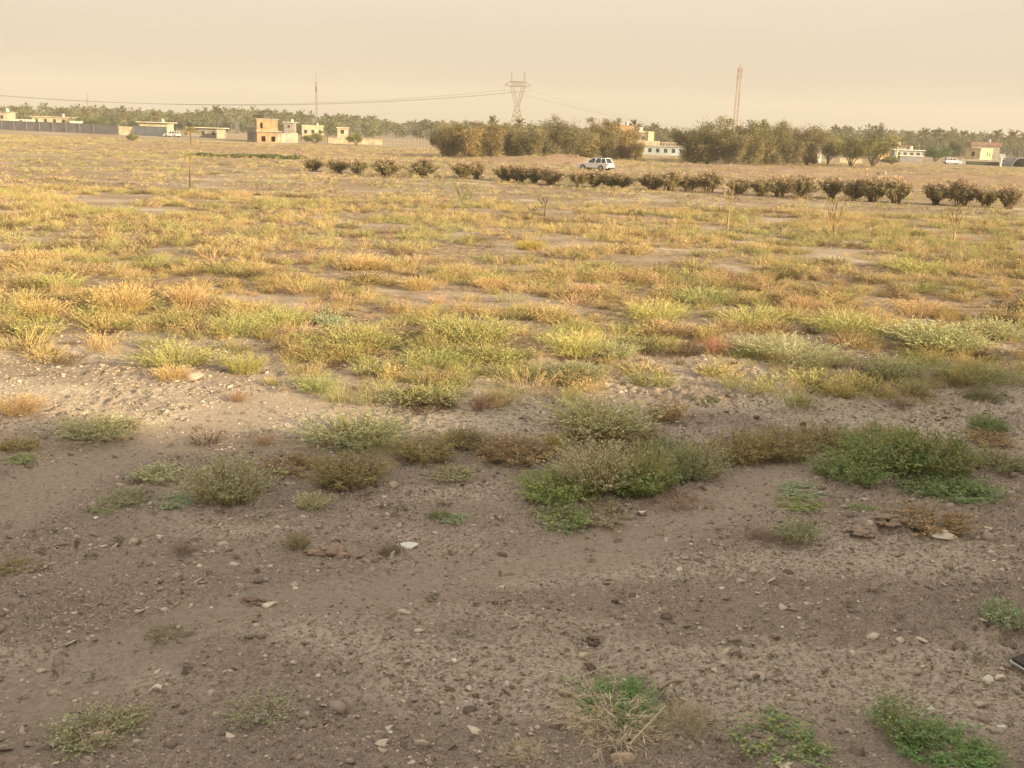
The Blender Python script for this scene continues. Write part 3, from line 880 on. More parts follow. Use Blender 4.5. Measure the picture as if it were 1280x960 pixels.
dirtd = lambda x, y: (.25 + .75 * sstep(.38, .6, fbm(x / 1.3, y / 1.1, 151, 3))) * (1 - .7 * edge(x, y)) * (1 - .8 * track(x, y))
SOILC = [(.35, .285, .225), (.42, .35, .28), (.27, .215, .17), (.50, .42, .345), (.21, .17, .135), (.37, .295, .23)]  # pale and dark clods mixed to paint in the missing shadow contrast
stones('dirt_clods', 95000, 5.6, 17, .019, (.35, .8), SOILC, dirtd)
stones('soil_crumbs', 90000, 5.6, 14.5, .015, (.3, .7), SOILC, lambda x, y: (.35 + .65 * sstep(.35, .6, fbm(x / .8, y / .7, 191, 3))) * (1 - .6 * track(x, y)), tiltv=.5)
stones('coarse_clods', 3000, 5.6, 20, .06, (.3, .6), SOILC, lambda x, y: dirtd(x, y) * (.15 + .85 * sstep(-2, 4, x + .5 * (9 - y))))
stones('gravel', 2800, 5.6, 15, .022, (.4, .8), [(.52, .46, .39), (.60, .55, .47), (.44, .37, .31), (.66, .62, .55)], dirtd)
stones('soil_flakes', 34000, 5.6, 24, .05, (.12, .3), [(.42, .345, .275), (.56, .48, .39), (.32, .255, .20), (.19, .15, .12)], lambda x, y: sstep(.3, .6, fbm(x / 1.1, y / .9, 161, 3)) * (1 - .45 * edge(x, y)) * (1 - .85 * track(x, y)), tiltv=.45)
# straw and twig litter
n = 9000
x, y = sample(n, 5.8, 20, lambda x, y: .3 + .7 * sstep(.4, .6, fbm(x / 1.2, y / 1.2, 171, 3)))
an = R.uniform(0, 6.28, len(x)); d = np.c_[np.cos(an), np.sin(an), R.normal(0, .18, len(x))]
lv = leaves_at(np.c_[x, y, gz(x, y) + .012], d, R, .07, .0035, ((.42, .34, .24), (.30, .22, .15), (.14, .10, .07), (.5, .44, .33)), .2)
o = link('straw_litter', mk_mesh('straw_litter', *lv, STRAW)); tag(o, kind='stuff')

rock_me = [mk_mesh('rock', *rock(100 + s, 3, .22, 9), EARTH) for s in range(5)]
def crumbs(seed):
    g = np.random.default_rng(seed); ps = []
    for k in range(16):
        V, Q, C = rock(seed * 31 + k, 2, .6, 6)
        sz = g.uniform(.2, .5) if k else .72
        a = g.uniform(0, 6.28, 2); r_ = 0 if k == 0 else g.uniform(.15, .46)
        V = V * np.array([sz, sz * g.uniform(.6, 1), sz * g.uniform(.5, .9)])
        c, s_ = math.cos(a[0]), math.sin(a[0]); V = np.c_[V[:, 0] * c - V[:, 1] * s_, V[:, 0] * s_ + V[:, 1] * c, V[:, 2]]
        ps.append((V + np.array([r_ * math.cos(a[1]), r_ * math.sin(a[1]), (.5 - r_) * g.uniform(-.1, .5) - .1]), Q, C * g.uniform(.75, 1.25)))
    return cat(ps)


clod_me = [mk_mesh('clod', *crumbs(120 + s), EARTH) for s in range(4)]
STONES = [
    ('clod', 410, 698, 52, 18, (.22, .16, .12), 'big brown clod of earth with pale crumbs around'),
    ('clod', 388, 694, 26, 12, (.25, .18, .13), 'smaller brown clod leaning on the big brown clod'),
    ('clod', 312, 754, 34, 16, (.17, .12, .09), 'dark brown clod beside white crumbs on open dirt'),
    ('stone', 332, 757, 22, 7, (.52, .48, .40), 'flat whitish stone beside the dark brown clod'),
    ('stone', 514, 685, 28, 7, (.62, .58, .50), 'flat white chip lying on the dirt track'),
    ('stone', 195, 864, 16, 13, (.52, .46, .38), 'pale angular stone on pebbly dirt'),
    ('stone', 122, 925, 22, 17, (.44, .36, .26), 'rounded tan stone in the airy grey-green weed'),
    ('stone', 1184, 675, 34, 14, (.55, .49, .40), 'long pale stone lying by the brown and green weed'),
    ('stone', 907, 816, 15, 11, (.45, .39, .32), 'small round stone on cracked soil'),
    ('stone', 1238, 852, 16, 18, (.58, .53, .44), 'upright pale stone near the dark flat scrap'),
    ('stone', 1253, 850, 14, 10, (.50, .45, .38), 'little pale stone touching the upright pale stone'),
    ('stone', 776, 960, 30, 24, (.36, .29, .21), 'smooth brown stone below the large pale dead bush'),
    ('stone', 794, 886, 40, 22, (.34, .27, .22), 'half-buried pale boulder behind the dense dark green weed'),
    ('stone', 727, 822, 18, 13, (.46, .40, .28), 'yellowish stone by a dark hole in the dirt'),
    ('clod', 744, 806, 26, 16, (.13, .095, .075), 'dark lump of earth over a hole'),
    ('clod', 735, 836, 20, 14, (.13, .095, .075), 'dark lump of earth below the yellowish stone'),
    ('stone', 228, 474, 42, 15, (.29, .225, .19), 'pinkish rock beside the golden tuft'),
    ('stone', 120, 866, 10, 8, (.42, .36, .29), 'small grey pebble in front of the pale angular stone'),
    ('stone', 262, 873, 10, 13, (.48, .42, .35), 'thin pale flint standing on edge'),
    ('stone', 480, 930, 22, 10, (.42, .36, .29), 'flat tan stone on pebbles'),
    ('stone', 585, 862, 14, 7, (.46, .40, .33), 'flat pale stone beside scattered crumbs'),
    ('stone', 1252, 912, 12, 8, (.60, .56, .48), 'bright small stone beneath the two pale stones'),
    ('stone', 1165, 888, 11, 8, (.60, .55, .46), 'bright little stone above the sparse green weed'),
    ('stone', 1226, 882, 22, 9, (.38, .31, .25), 'flat brown stone between bright little stones'),
    ('stone', 950, 846, 34, 11, (.34, .28, .22), 'flat slab of hardened soil'),
    ('clod', 1078, 672, 42, 20, (.22, .165, .125), 'reddish crumbled clod beside the grey-green tuft'),
    ('clod', 1112, 668, 46, 24, (.21, .16, .12), 'tall reddish clod on the crumbled rim'),
    ('clod', 1140, 664, 34, 22, (.18, .13, .10), 'dark clod beside the brown and green weed'),
    ('stone', 801, 640, 14, 6, (.56, .50, .42), 'white chip in front of the central clump'),
    ('stone', 120, 649, 8, 5, (.70, .68, .62), 'white chip beside the flat green mat'),
    ('stone', 252, 503, 8, 5, (.6, .52, .42), 'white chip on the bare track'),
    ('stone', 1245, 621, 9, 6, (.72, .70, .66), 'white scrap caught in the low spreading green weed'),
]
for i, (k, px, py, wp, hp, colr, lab) in enumerate(STONES):
    colr = tuple(min(.75, c_ * 1.4) for c_ in colr)
    g0 = ground(px, min(py, 956)); mpp = math.hypot(g0[1], EYE) / F
    w_ = wp * mpp; sa = EYE / math.hypot(g0[1], EYE)
    H_ = max(.3 * w_, (hp * mpp - .5 * w_ * sa) * 1.1)
    g0 = g0 + np.array([0, w_ * .3, 0])
    ms = rock_me if k == 'stone' else clod_me
    o = link('stone' if k == 'stone' else 'earth_clod', ms[i % len(ms)], None, (g0[0], g0[1], float(gz(np.array(g0[0]), np.array(g0[1]))) + H_ * .16), R.uniform(-.4, .4), (w_ * 1.15, w_ * .8, H_ * 1.25), colr)
    tag(o, lab, 'stone' if k == 'stone' else 'clod', 'loose stones' if k == 'stone' else 'earth clods')
# stick
a_, b_ = ground(823, 866), ground(893, 850)
pts = [a_ + (b_ - a_) * t + np.array([0, 0, .035 + .03 * math.sin(t * 5)]) + np.array([0, .03 * math.sin(7 * t), 0]) for t in np.linspace(0, 1, 8)]
pts = np.array(pts); base = pts.mean(0)
st = link('dry_stick', mk_mesh('dry_stick', *tube(pts - base, np.linspace(.02, .008, 8), 7, (.36, .29, .22)), EARTH), None, base); tag(st, 'crooked dry stick lying on cracked soil behind the spindly dead bush', 'stick')
# bent pale stalk across the dead bush
a_, b_ = ground(786, 938), ground(830, 912)
pts = np.array([a_ + (b_ - a_) * t + np.array([0, 0, .05 + .16 * t]) for t in np.linspace(0, 1, 6)]); base = pts.mean(0)
st = link('dry_stalk', mk_mesh('dry_stalk', *tube(pts - base, np.linspace(.009, .005, 6), 6, (.58, .50, .32)), EARTH), None, base); tag(st, 'straw-yellow stalk leaning across the large pale dead bush', 'stalk')
# flat dark scrap with light edge at the rim
g0 = ground(1290, 838)
sc = thing('flat_scrap', 'dark flat scrap with a blue-white edge lying on clods', 'scrap', (g0[0], g0[1], g0[2] + .05), .35)
o = MB().box(-.16, .16, -.09, .09, 0, .03).build('board', surf('scrap_dark', (.06, .045, .04), .6), sc, .006); o.rotation_euler = (0, -.16, 0); o.location = (0, 0, .05)
o = MB().box(-.172, .172, -.10, .10, -.012, -.001).build('edge_strip', surf('scrap_edge', (.55, .60, .66), .4, .05), sc, .003); o.rotation_euler = (0, -.16, 0); o.location = (0, 0, .05)

# ------------------------------------------------------------------ saplings in the field
FR = surf('frond_dry', (.36, .27, .13), .8, .25, 9); FG = surf('frond_green', (.20, .21, .09), .8, .25, 9); FD = surf('frond_dark', (.10, .08, .05), .85, .25, 9); FP = surf('frond_pale', (.36, .275, .155), .8, .2, 9)


def frond_geo(L, up, az, droop, nl=12, lw=.014, leaf=.22):
    t = np.linspace(0, 1, 7)
    hx = L * (math.cos(up) * t + .15 * droop * t * t); hz_ = L * (math.sin(up) * t - droop * t ** 2.2)
    pts = np.c_[hx * math.cos(az), hx * math.sin(az), hz_]
    V, Q, C = tube(pts, np.linspace(.013, .005, 7) * (L / 1.2) ** .5, 4)
    g = np.random.default_rng(int(az * 1000) % 9999)
    p, d = along(pts[None], g, nl * 2, .25, 1)
    d = d / np.linalg.norm(d, axis=1, keepdims=True)
    sd = np.cross(d, [0, 0, 1]); sg = np.where(np.arange(len(p)) % 2 == 0, 1, -1)[:, None]
    V2, Q2, C2 = leaves_at(p, d * .9 + sd * sg * .7 + g.normal(0, .12, d.shape), g, leaf * L, lw)
    return cat([(V, Q, C), (V2, Q2, C2)])


SAP = [  # px, base y, height px, fronds, up-angle, droop, materials, trunk height share, label
    (238, 236, 46, 5, 1.15, .1, FR, .6, 'thin dark-stemmed palm sapling alone in the golden grass'),
    (400, 248, 30, 8, 1.0, .25, FP, .1, 'pale dry sapling in the field short of the first hedge bush'),
    (580, 264, 36, 8, 1.05, .12, FG, .12, 'young green palm with fronds in a V'),
    (666, 273, 14, 4, 1.2, .15, FD, .3, 'shorter dark stub of a dead palm sapling'),
    (681, 271, 22, 4, 1.35, .25, FD, .3, 'taller dark stub of a dead palm sapling'),
    (795, 280, 26, 3, 1.25, .75, FD, .25, 'dark dead sapling with a drooping arched frond'),
    (909, 290, 56, 5, 1.42, .08, FP, .45, 'tall straw-wrapped palm sapling beyond the sunlit belt'),
    (1041, 297, 46, 6, 1.32, .06, FR, .2, 'dry palm sapling with upright spear fronds'),
    (1191, 306, 44, 6, 1.36, .2, FP, .4, 'straw-coloured sapling bundle in front of the last hedge clump'),
]
SAPM = {}
for px, py, hp, nf, up, dr, mt, tr, lab in SAP:
    g0 = ground(px, py); H_ = hp * math.hypot(g0[1], EYE) / F
    o = thing('palm_sapling', lab, 'sapling', g0, R.uniform(0, 6), 'palm saplings in the field')
    th = H_ * tr
    zz = np.linspace(-.05, th, 5)
    link('stem', mk_mesh('stem', *tube(np.c_[.02 * np.sin(zz * 5), 0 * zz, zz], np.linspace(.06, .035, 5), 7), FD if mt in (FD, FR) else mt), o)
    for j in range(nf):
        az = j * 6.28 / nf + R.uniform(-.3, .3); u_ = min(1.5, up + R.uniform(-.18, .16))
        L = (H_ - th * .8) / max(.35, math.sin(u_) - dr * .8) * R.uniform(.8, 1.05) if dr < .5 else H_ * 1.1 * R.uniform(.8, 1.1)
        link('frond', mk_mesh('frond', *frond_geo(L, u_, az, dr), mt), o, (0, 0, th * .85))

# ------------------------------------------------------------------ hedge of bushes
def P_hedge(seed):
    g = np.random.default_rng(seed)
    n = int(g.integers(38, 62))
    st, P = blades(n, g, .12, .52, (.62, .98), .012, 4, .05, ((.9, .8, .7), (.7, .6, .5)), .2, .5)
    p, d = along(P, g, 80, .40, 1.0)
    p = p + g.normal(0, .035, p.shape)
    d = d / (np.linalg.norm(d, axis=1, keepdims=True) + 1e-9) * .7 + g.normal(0, .8, d.shape)
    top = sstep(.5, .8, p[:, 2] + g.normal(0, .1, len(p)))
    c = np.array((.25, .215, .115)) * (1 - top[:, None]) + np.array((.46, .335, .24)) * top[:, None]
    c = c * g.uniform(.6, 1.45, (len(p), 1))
    V, Q, C = leaves_at(p, d, g, .075, .017)
    return st, (V, Q, np.repeat(c, 4, 0))


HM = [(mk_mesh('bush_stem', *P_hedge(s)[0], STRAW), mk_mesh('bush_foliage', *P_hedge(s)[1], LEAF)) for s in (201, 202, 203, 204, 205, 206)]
ORD = ['first', 'second', 'third', 'last']
HEDGE = [((393, 214, 34, 22), 'round hedge bush standing at the far end of the row beside the green weed strip'),
         ((425, 216, 30, 20), 'low hedge bush, second from the far end of the row'),
         ((449, 218, 30, 20), 'low hedge bush between the second bush and the pink-topped one'),
         ((485, 221, 46, 28), 'pink-topped wide hedge bush standing apart from its neighbours'),
         ((530, 221, 42, 24), 'flat dark-topped hedge bush next after the pink-topped one'),
         ((577, 224, 34, 26), 'hedge bush, farther one of the pair short of the middle trees'),
         ((597, 224, 28, 26), 'hedge bush, nearer one of the pair short of the middle trees')]
for nm, xs, b0, b1, hh in (('pylon clump', (633, 651, 669, 687), 227, 231, 27), ('white car clump', (724, 743, 763, 780), 234, 236, 23),
                           ('clump past the white car', (813, 836, 861, 886), 238, 240, 28), ('clump under the lattice mast', (924, 950, 976, 1000), 244, 248, 30),
                           ('clump nearest the rubble', (1038, 1066, 1094, 1122), 249, 254, 33), ('clump ending the row', (1168, 1200, 1230, 1260), 256, 261, 34)):
    for k, px in enumerate(xs):
        HEDGE.append(((px, b0 + (b1 - b0) * k / 3, 34 if px < 800 else 38, hh), f'{ORD[k]} hedge bush of the {nm}, counted from the green weed strip'))
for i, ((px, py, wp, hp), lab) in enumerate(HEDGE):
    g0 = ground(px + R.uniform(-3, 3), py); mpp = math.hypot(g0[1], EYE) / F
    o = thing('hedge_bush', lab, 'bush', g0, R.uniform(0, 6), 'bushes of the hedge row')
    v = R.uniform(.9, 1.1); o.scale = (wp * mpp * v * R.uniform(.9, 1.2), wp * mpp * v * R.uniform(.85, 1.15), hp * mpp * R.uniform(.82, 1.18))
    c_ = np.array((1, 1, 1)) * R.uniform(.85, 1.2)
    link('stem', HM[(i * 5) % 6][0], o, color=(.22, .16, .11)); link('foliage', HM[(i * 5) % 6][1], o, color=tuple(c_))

# ------------------------------------------------------------------ trees
BARK = surf('bark', (.16, .115, .08), .9, .3, 4)


def P_tree(seed, nclump=48, leaves=15000, low=.06, stems=7, leaf=(.05, .0065), cols=((.26, .22, .125), (.18, .165, .09), (.31, .26, .15), (.22, .205, .11))):
    """unit tree, 1 high, about 1 wide: several leaning stems, drooping feathery sprays"""
    g = np.random.default_rng(seed)
    parts = []; tips = []; cen = []
    for s_ in range(stems):
        az = s_ * 6.28 / stems + g.uniform(-.6, .6); ln = g.uniform(.08, .42)
        t = np.linspace(0, 1, 6)
        hh = g.uniform(.50, .92) * (1.05 - .45 * ln)
        pts = np.c_[np.cos(az) * ln * t ** 1.2 + .02 * np.sin(4 * t + s_), np.sin(az) * ln * t ** 1.2, hh * t - .01]
        parts.append(tube(pts, np.linspace(.02, .004, 6), 6))
        for b_ in range(5):
            i = g.integers(1, 6); a2 = g.uniform(0, 6.28); l2 = g.uniform(.08, .22)
            q = pts[i] + np.outer(np.linspace(0, 1, 4), [np.cos(a2) * l2, np.sin(a2) * l2, g.uniform(.02, .2)])
            parts.append(tube(q, np.linspace(.008, .002, 4), 5)); tips.append(q[-1])
            if q[-1][2] > low: cen.append(tuple(q[-1]))
        for _ in range(max(3, nclump // stems)):
            f_ = g.uniform(max(.1, low / hh), 1.05)
            c0 = np.array([np.interp(f_, t, pts[:, j]) for j in range(3)])
            r_ = .17 * math.sqrt(max(.15, 1.15 - f_)); a3 = g.uniform(0, 6.28)
            cen.append((c0[0] + r_ * math.cos(a3), c0[1] + r_ * math.sin(a3), c0[2] + g.normal(0, .02)))
        tips.append(pts[-1]); cen.append(tuple(pts[-1]))
    cen = np.array(cen)
    wob = g.uniform(.6, 1.4, len(cen))
    k = g.integers(0, len(cen), leaves)
    sg = np.c_[.045 * wob, .045 * wob, .07 * wob]
    p = cen[k] + g.normal(0, 1, (leaves, 3)) * sg[k]
    p[:, :2] += p[:, :2] * np.clip(p[:, 2:3] - .5, -.3, .5) * .35
    ok = (p[:, 2] > low * .6) & (p[:, 2] < 1.03)
    p, k = p[ok], k[ok]
    d = g.normal(0, .45, p.shape) + np.c_[p[:, 0] * 1.0, p[:, 1] * 1.0, np.full(len(p), .35)]
    V, Q, _ = leaves_at(p, d, g, leaf[0], leaf[1])
    cc = np.array(cols)[g.integers(0, len(cols), len(cen))] * g.uniform(.7, 1.3, (len(cen), 1))
    c = cc[k] * g.uniform(.75, 1.3, (len(p), 1))
    return cat(parts), (V, Q, np.repeat(c, 4, 0))


def P_palm(seed, th=.72, nf=26, L=.33):
    g = np.random.default_rng(seed)
    zz = np.linspace(-.01, th, 8)
    tr = tube(np.c_[.02 * np.sin(zz * 3), 0 * zz, zz], np.linspace(.026, .018, 8), 7)
    fr = []
    for j in range(nf):
        az = j * 2.4 + g.uniform(-.2, .2); up = g.uniform(-.35, 1.35)
        V, Q, C = frond_geo(L * g.uniform(.85, 1.1), up, az, .35 * math.cos(up) + .1, 9, .02, .3)
        fr.append((V + np.array([.02 * math.sin(th * 3), 0, th]), Q, np.tile(np.array((.17, .165, .095)) * g.uniform(.7, 1.35), (len(V), 1))))
    return tr, cat(fr)


TM = [(mk_mesh('tree_trunk', *P_tree(s)[0], BARK), mk_mesh('tree_crown', *P_tree(s)[1], LEAF)) for s in (301, 302, 303, 304, 305, 306)]
gcol = ((.17, .185, .09), (.12, .135, .07), (.22, .225, .11))
TG = [(mk_mesh('green_trunk', *P_tree(s, 40, 9000, .34, 5, cols=gcol)[0], BARK), mk_mesh('green_crown', *P_tree(s, 40, 9000, .34, 5, cols=gcol)[1], LEAF)) for s in (311, 312)]
PM = [(mk_mesh('palm_trunk', *P_palm(s)[0], BARK), mk_mesh('palm_crown', *P_palm(s)[1], LEAF)) for s in (321, 322, 323)]


def tree(px, wp, top, base, D, lab, ms, name='tree', ct='tree', group=None, col=W1, wf=1.12):
    if D is None:
        g0 = ground(px, base); D = g0[1]
    else:
        p = at(px, base, D); g0 = np.array([p[0], p[1], 0.])
    tp = at(px, top, D)
    H_ = tp[2] - g0[2]; w_ = wp * D / F * wf
    o = thing(name, lab, ct, g0, R.uniform(0, 6), group); o.scale = (w_, w_, H_)
    link('trunk', ms[0], o); link('crown', ms[1], o, color=col)
    return o


gT = 'feathery trees beyond the hedge'
br = (1.15, .98, .85)
MID = [(560, 36, 154, 197, 'brownish feathery tree opening the middle grove beside the pale pole fence', br),
       (583, 44, 149, 198, 'tall golden-brown tree second in the middle grove', (1.3, 1.1, .85)),
       (612, 42, 156, 198, 'rounded dull brown tree before the pylon on its far side', br),
       (637, 36, 152, 198, 'brown tree directly in front of the pylon legs', W1),
       (660, 38, 155, 199, 'olive tree just past the pylon legs', (.95, 1, .85)),
       (684, 40, 152, 199, 'dark olive tree beside the tallest tree of the middle grove', (.8, .85, .8)),
       (703, 42, 145, 199, 'tallest dark tree of the middle grove', (.72, .72, .7)),
       (730, 42, 157, 199, 'broad olive tree behind the car roof', (1.0, .98, .8)),
       (755, 38, 150, 199, 'grey-brown pointed tree behind the rear of the car', br),
       (777, 40, 157, 199, 'rusty golden tree closing the middle grove', (1.45, 1.1, .8)),
       (795, 24, 175, 198, 'low golden bush at the foot of the closing rusty tree', (1.4, 1.15, .75)),
       (868, 40, 160, 204, 'dark low-spreading tree opening the grove under the lattice mast', (.72, .8, .72)),
       (884, 48, 146, 205, 'tall olive tree beside the lattice mast', (.85, .85, .75)),
       (912, 42, 156, 206, 'dark tree right under the lattice mast', (.75, .78, .7)),
       (937, 44, 152, 206, 'olive tree next after the lattice mast', (.9, .95, .75)),
       (960, 40, 153, 206, 'dense dark green tree with bare reddish stems', (.78, .82, .7)),
       (984, 48, 150, 206, 'tall ragged tree with a leaning top', (.85, .82, .75)),
       (1008, 36, 160, 206, 'thin brown tree closing the grove under the mast', br)]
for i, (px, wp, tp, bs, lab, c_) in enumerate(MID):
    tree(px, wp, tp, bs, None, lab, TM[(i * 5) % 6], 'feathery_tree', 'tree', gT, tuple(.4 * 1.0 + .6 * np.array(c_)), 1.36 + .22 * ((i * 37) % 10) / 10)
for i, (px, wp, tp, bs, lab) in enumerate([(1034, 30, 170, 206, 'dark slim tree beside a white wall behind the rubble'), (1063, 40, 164, 209, 'umbrella-shaped tree with a dark trunk before the white wall'),
                                           (1091, 50, 165, 209, 'spreading olive tree with a clear trunk above the rubble')]):
    tree(px, wp, tp, bs, None, lab, TG[i % 2], 'umbrella_tree', 'tree', 'small trees near the rubble', (1.25, 1.1, .9), 1.2)
# distinct palms and trees farther back
PALMS = [(792, 26, 151, 190, 330, 'slim palm rising over the cream house roof'), (818, 22, 153, 190, 360, 'bushy palm beside the yellow tower'),
         (842, 22, 164, 190, 380, 'lower palm beside the dark grove under the mast'), (615, 20, 146, 190, 300, 'palm top spreading above the rounded dull brown tree'),
         (648, 20, 147, 190, 300, 'palm top in front of the pylon'), (1134, 20, 163, 195, 430, 'palm behind the flat white roofs'),
         (1152, 24, 161, 195, 440, 'taller palm beside the dark evergreen bush'), (1180, 22, 165, 195, 440, 'palm above the round green bush'),
         (1200, 22, 163, 195, 430, 'palm between the round green bush and the yellow house'), (1243, 24, 163, 195, 430, 'palm directly behind the yellow house'),
         (1262, 24, 162, 195, 400, 'palm past the yellow house with a bare stem'), (1276, 22, 165, 195, 420, 'palm at the end of the treeline'),
         (410, 20, 158, 180, 290, 'stubby palm beside the cream house'), (108, 20, 134, 165, 420, 'palm below the slim pole in the hazy treeline'),
         (158, 16, 141, 165, 420, 'palm above the low cream wall section'), (196, 18, 140, 165, 430, 'palm above the blue-grey fence')]
for i, (px, wp, tp, bs, D, lab) in enumerate(PALMS):
    tree(px, wp, tp, bs, D, lab, PM[i % 3], 'date_palm', 'palm', 'date palms in the far treeline', (1.2, 1.1, .95), 1.35)
g0 = ground(239, 181)
o = tree(239, 22, 158, 181, None, 'squat young palm with open fronds in front of the brown ruin', PM[1], 'date_palm', 'palm', None, (2.0, 1.7, 1.1), 1.5)
tree(1097, 16, 154, 195, 400, 'pointed dark cypress behind the cream canopy', TG[0], 'cypress_tree', 'tree', None, (.6, .7, .7), 1.2)
tree(1168, 38, 180, 204, 300, 'round blue-green bush before the palms', TG[1], 'round_bush', 'bush', None, (.7, .95, .8), 1.25)
tree(1190, 24, 176, 200, 320, 'dark evergreen tree touching the round blue-green bush', TG[0], 'evergreen_tree', 'tree', None, (.55, .65, .6), 1.2)
tree(100, 24, 143, 160, 350, 'dense green tree behind the long grey wall', TG[1], 'broad_tree', 'tree', None, (1.1, 1.2, .9), 1.4)
tree(126, 26, 145, 160, 350, 'second dense green tree behind the long grey wall', TG[0], 'broad_tree', 'tree', None, (1.0, 1.1, .9), 1.4)
tree(24, 18, 148, 160, 350, 'low dark tree behind the far end of the long grey wall', TG[0], 'broad_tree', 'tree', None, (.6, .7, .6), 1.4)
for px, wp, tp, bs, lab in [(395, 30, 166, 181, 'grey-green bush in front of the cream house'), (446, 24, 166, 182, 'bush above the low cream garden wall'), (720, 10, 194, 204, 'small upright green shrub beside the car bonnet'),
                            (165, 16, 168, 177, 'dark bush before the cream wall section'), (1115, 30, 196, 206, 'yellowish bush beside the spreading olive tree')]:
    tree(px, wp, tp, bs, None, lab, TG[0], 'bush', 'bush', None, (1.5, 1.4, 1.0), 1.2)


# far wood: one mass
def low_tree(proto_crown, keep, g):
    V, Q, C = proto_crown
    k = g.permutation(len(Q))[:keep]
    return V[Q[k]].reshape(-1, 3), np.arange(keep * 4).reshape(-1, 4), C[Q[k]].reshape(-1, 3)


g = np.random.default_rng(5)
crowns = []
for s in (331, 332, 333):
    tr, cr = P_palm(s, .78, 22, .27); V, Q, C = cr; crowns.append(cat([tr[:2] + (tr[2] * .12,), (V, Q, C)]))
for s in (341, 342):
    V, Q, C = low_tree(P_tree(s, 30, 3000, .05, 5, (.09, .022), gcol)[1], 1500, g); crowns.append((V, Q, C))
segs = [(-40, 560, 0), (1010, 1330, 0), (540, 1010, 0)]
X_, Y_, H_, W_, K_ = [], [], [], [], []
for x0, x1, _ in segs:
    for _ in range(int((x1 - x0) * .62)):
        px = g.uniform(x0, x1); D = g.uniform(440, 760)
        hyp = 165 + .0332 * (px - 640)
        lift = 11.5 + 6 * float(vnoise(np.array(px / 45.), np.array(0.), 7)) + (4 if px > 1000 else 0) - (6 if 480 < px < 560 else 0) - (5 if 560 < px < 1000 else 0)
        p = at(px, hyp, D); palm = g.uniform() < .62
        top = EYE + lift * (g.uniform(.5, 1.12) if palm else g.uniform(.2, .75)) * D / F
        X_.append(p[0]); Y_.append(D); H_.append(top); K_.append(int(g.integers(0, 3)) if palm else 3 + int(g.integers(0, 2))); W_.append(g.uniform(10, 15) if palm else g.uniform(8, 13))
X_, Y_, H_, W_, K_ = map(np.array, (X_, Y_, H_, W_, K_))
pt = []
for j in range(5):
    q = K_ == j
    pt.append(scatter(crowns[j], np.c_[X_[q], Y_[q], np.zeros(q.sum())], g.uniform(0, 6, q.sum()), W_[q], H_[q] * (1.0 if j < 3 else 1), np.tile((1.0, 1.0, .9), (q.sum(), 1)) * g.uniform(.8, 1.25, (q.sum(), 1))))
o = link('far_palm_grove', mk_mesh('far_palm_grove', *cat(pt), LEAF)); tag(o, kind='stuff')

# unseen trees, added on that bank to soften the edge of its shade
for i in range(9):
    s_ = -6 + i * (np.linalg.norm(Br - Bl) + 16) / 8
    p = Bl + dl * s_ + nl * R.uniform(-1, 1)
    o = thing('shade_caster_tree', f'unseen tree added behind the viewer to soften the shade edge', 'tree', (p[0], p[1], 6.2), R.uniform(0, 6), 'added shade casters behind the viewer')
    k = R.uniform(.8, 1.15); o.scale = (4.5 * k, 4.5 * k, 2.7 * k)
    link('trunk', TM[i % 4][0], o); link('crown', TM[i % 4][1], o)

# ------------------------------------------------------------------ buildings
CREAM = surf('cream_plaster', (.46, .39, .28), .9, .24, .9); YELL = surf('yellow_plaster', (.54, .45, .27), .9, .2, .9); GREYW = surf('grey_block', (.26, .235, .22), .9, .2, .8)
ORNG = surf('brick_orange', (.36, .235, .14), .9, .25, .8); WHITE = surf('white_paint', (.66, .62, .55), .7, .16, 1.2); BLUEG = surf('bluegrey_sheet', (.33, .37, .40), .7, .15, .5)
DARK = surf('dark_opening', (.03, .027, .025), .7, .2, 2); CONC = surf('concrete', (.36, .32, .27), .9, .2, .8); REDR = surf('red_roof', (.22, .135, .105), .85, .2, .8); PURP = surf('wall_greypurple', (.23, .22, .24), .9, .15, .5)
GLASS = surf('window_glass', (.05, .06, .07), .15, .2, 1, spec=.6); METAL = surf('galvanised', (.36, .33, .31), .55, .15, 2, .4); ROOFW = surf('white_roof', (.60, .535, .43), .8, .2, 1)


STEEL0 = surf('aerial_steel', (.2, .18, .17), .6, .1, 2)


def locate(px, D):
    p = at(px, 165 + .0332 * (px - 640), D)
    return (p[0], p[1], 0)


def windows(par, face, spots, w_=.9, h_=1.1, y=0., mat=DARK):
    """frame part with its pane behind it; spots are (x, z) on a face looking along -y"""
    for x, z in spots:
        f = MB().wall(x - w_ / 2 - .08, x + w_ / 2 + .08, y - .05, y - .003, z - .08, z + h_ + .08, [(x - w_ / 2, x + w_ / 2, z, z + h_)]).build('window', WHITE if mat is GLASS else CONC, par)
        MB().box(x - w_ / 2 + .002, x + w_ / 2 - .002, y - .03, y - .006, z + .002, z + h_ - .002).build('pane', mat, f)


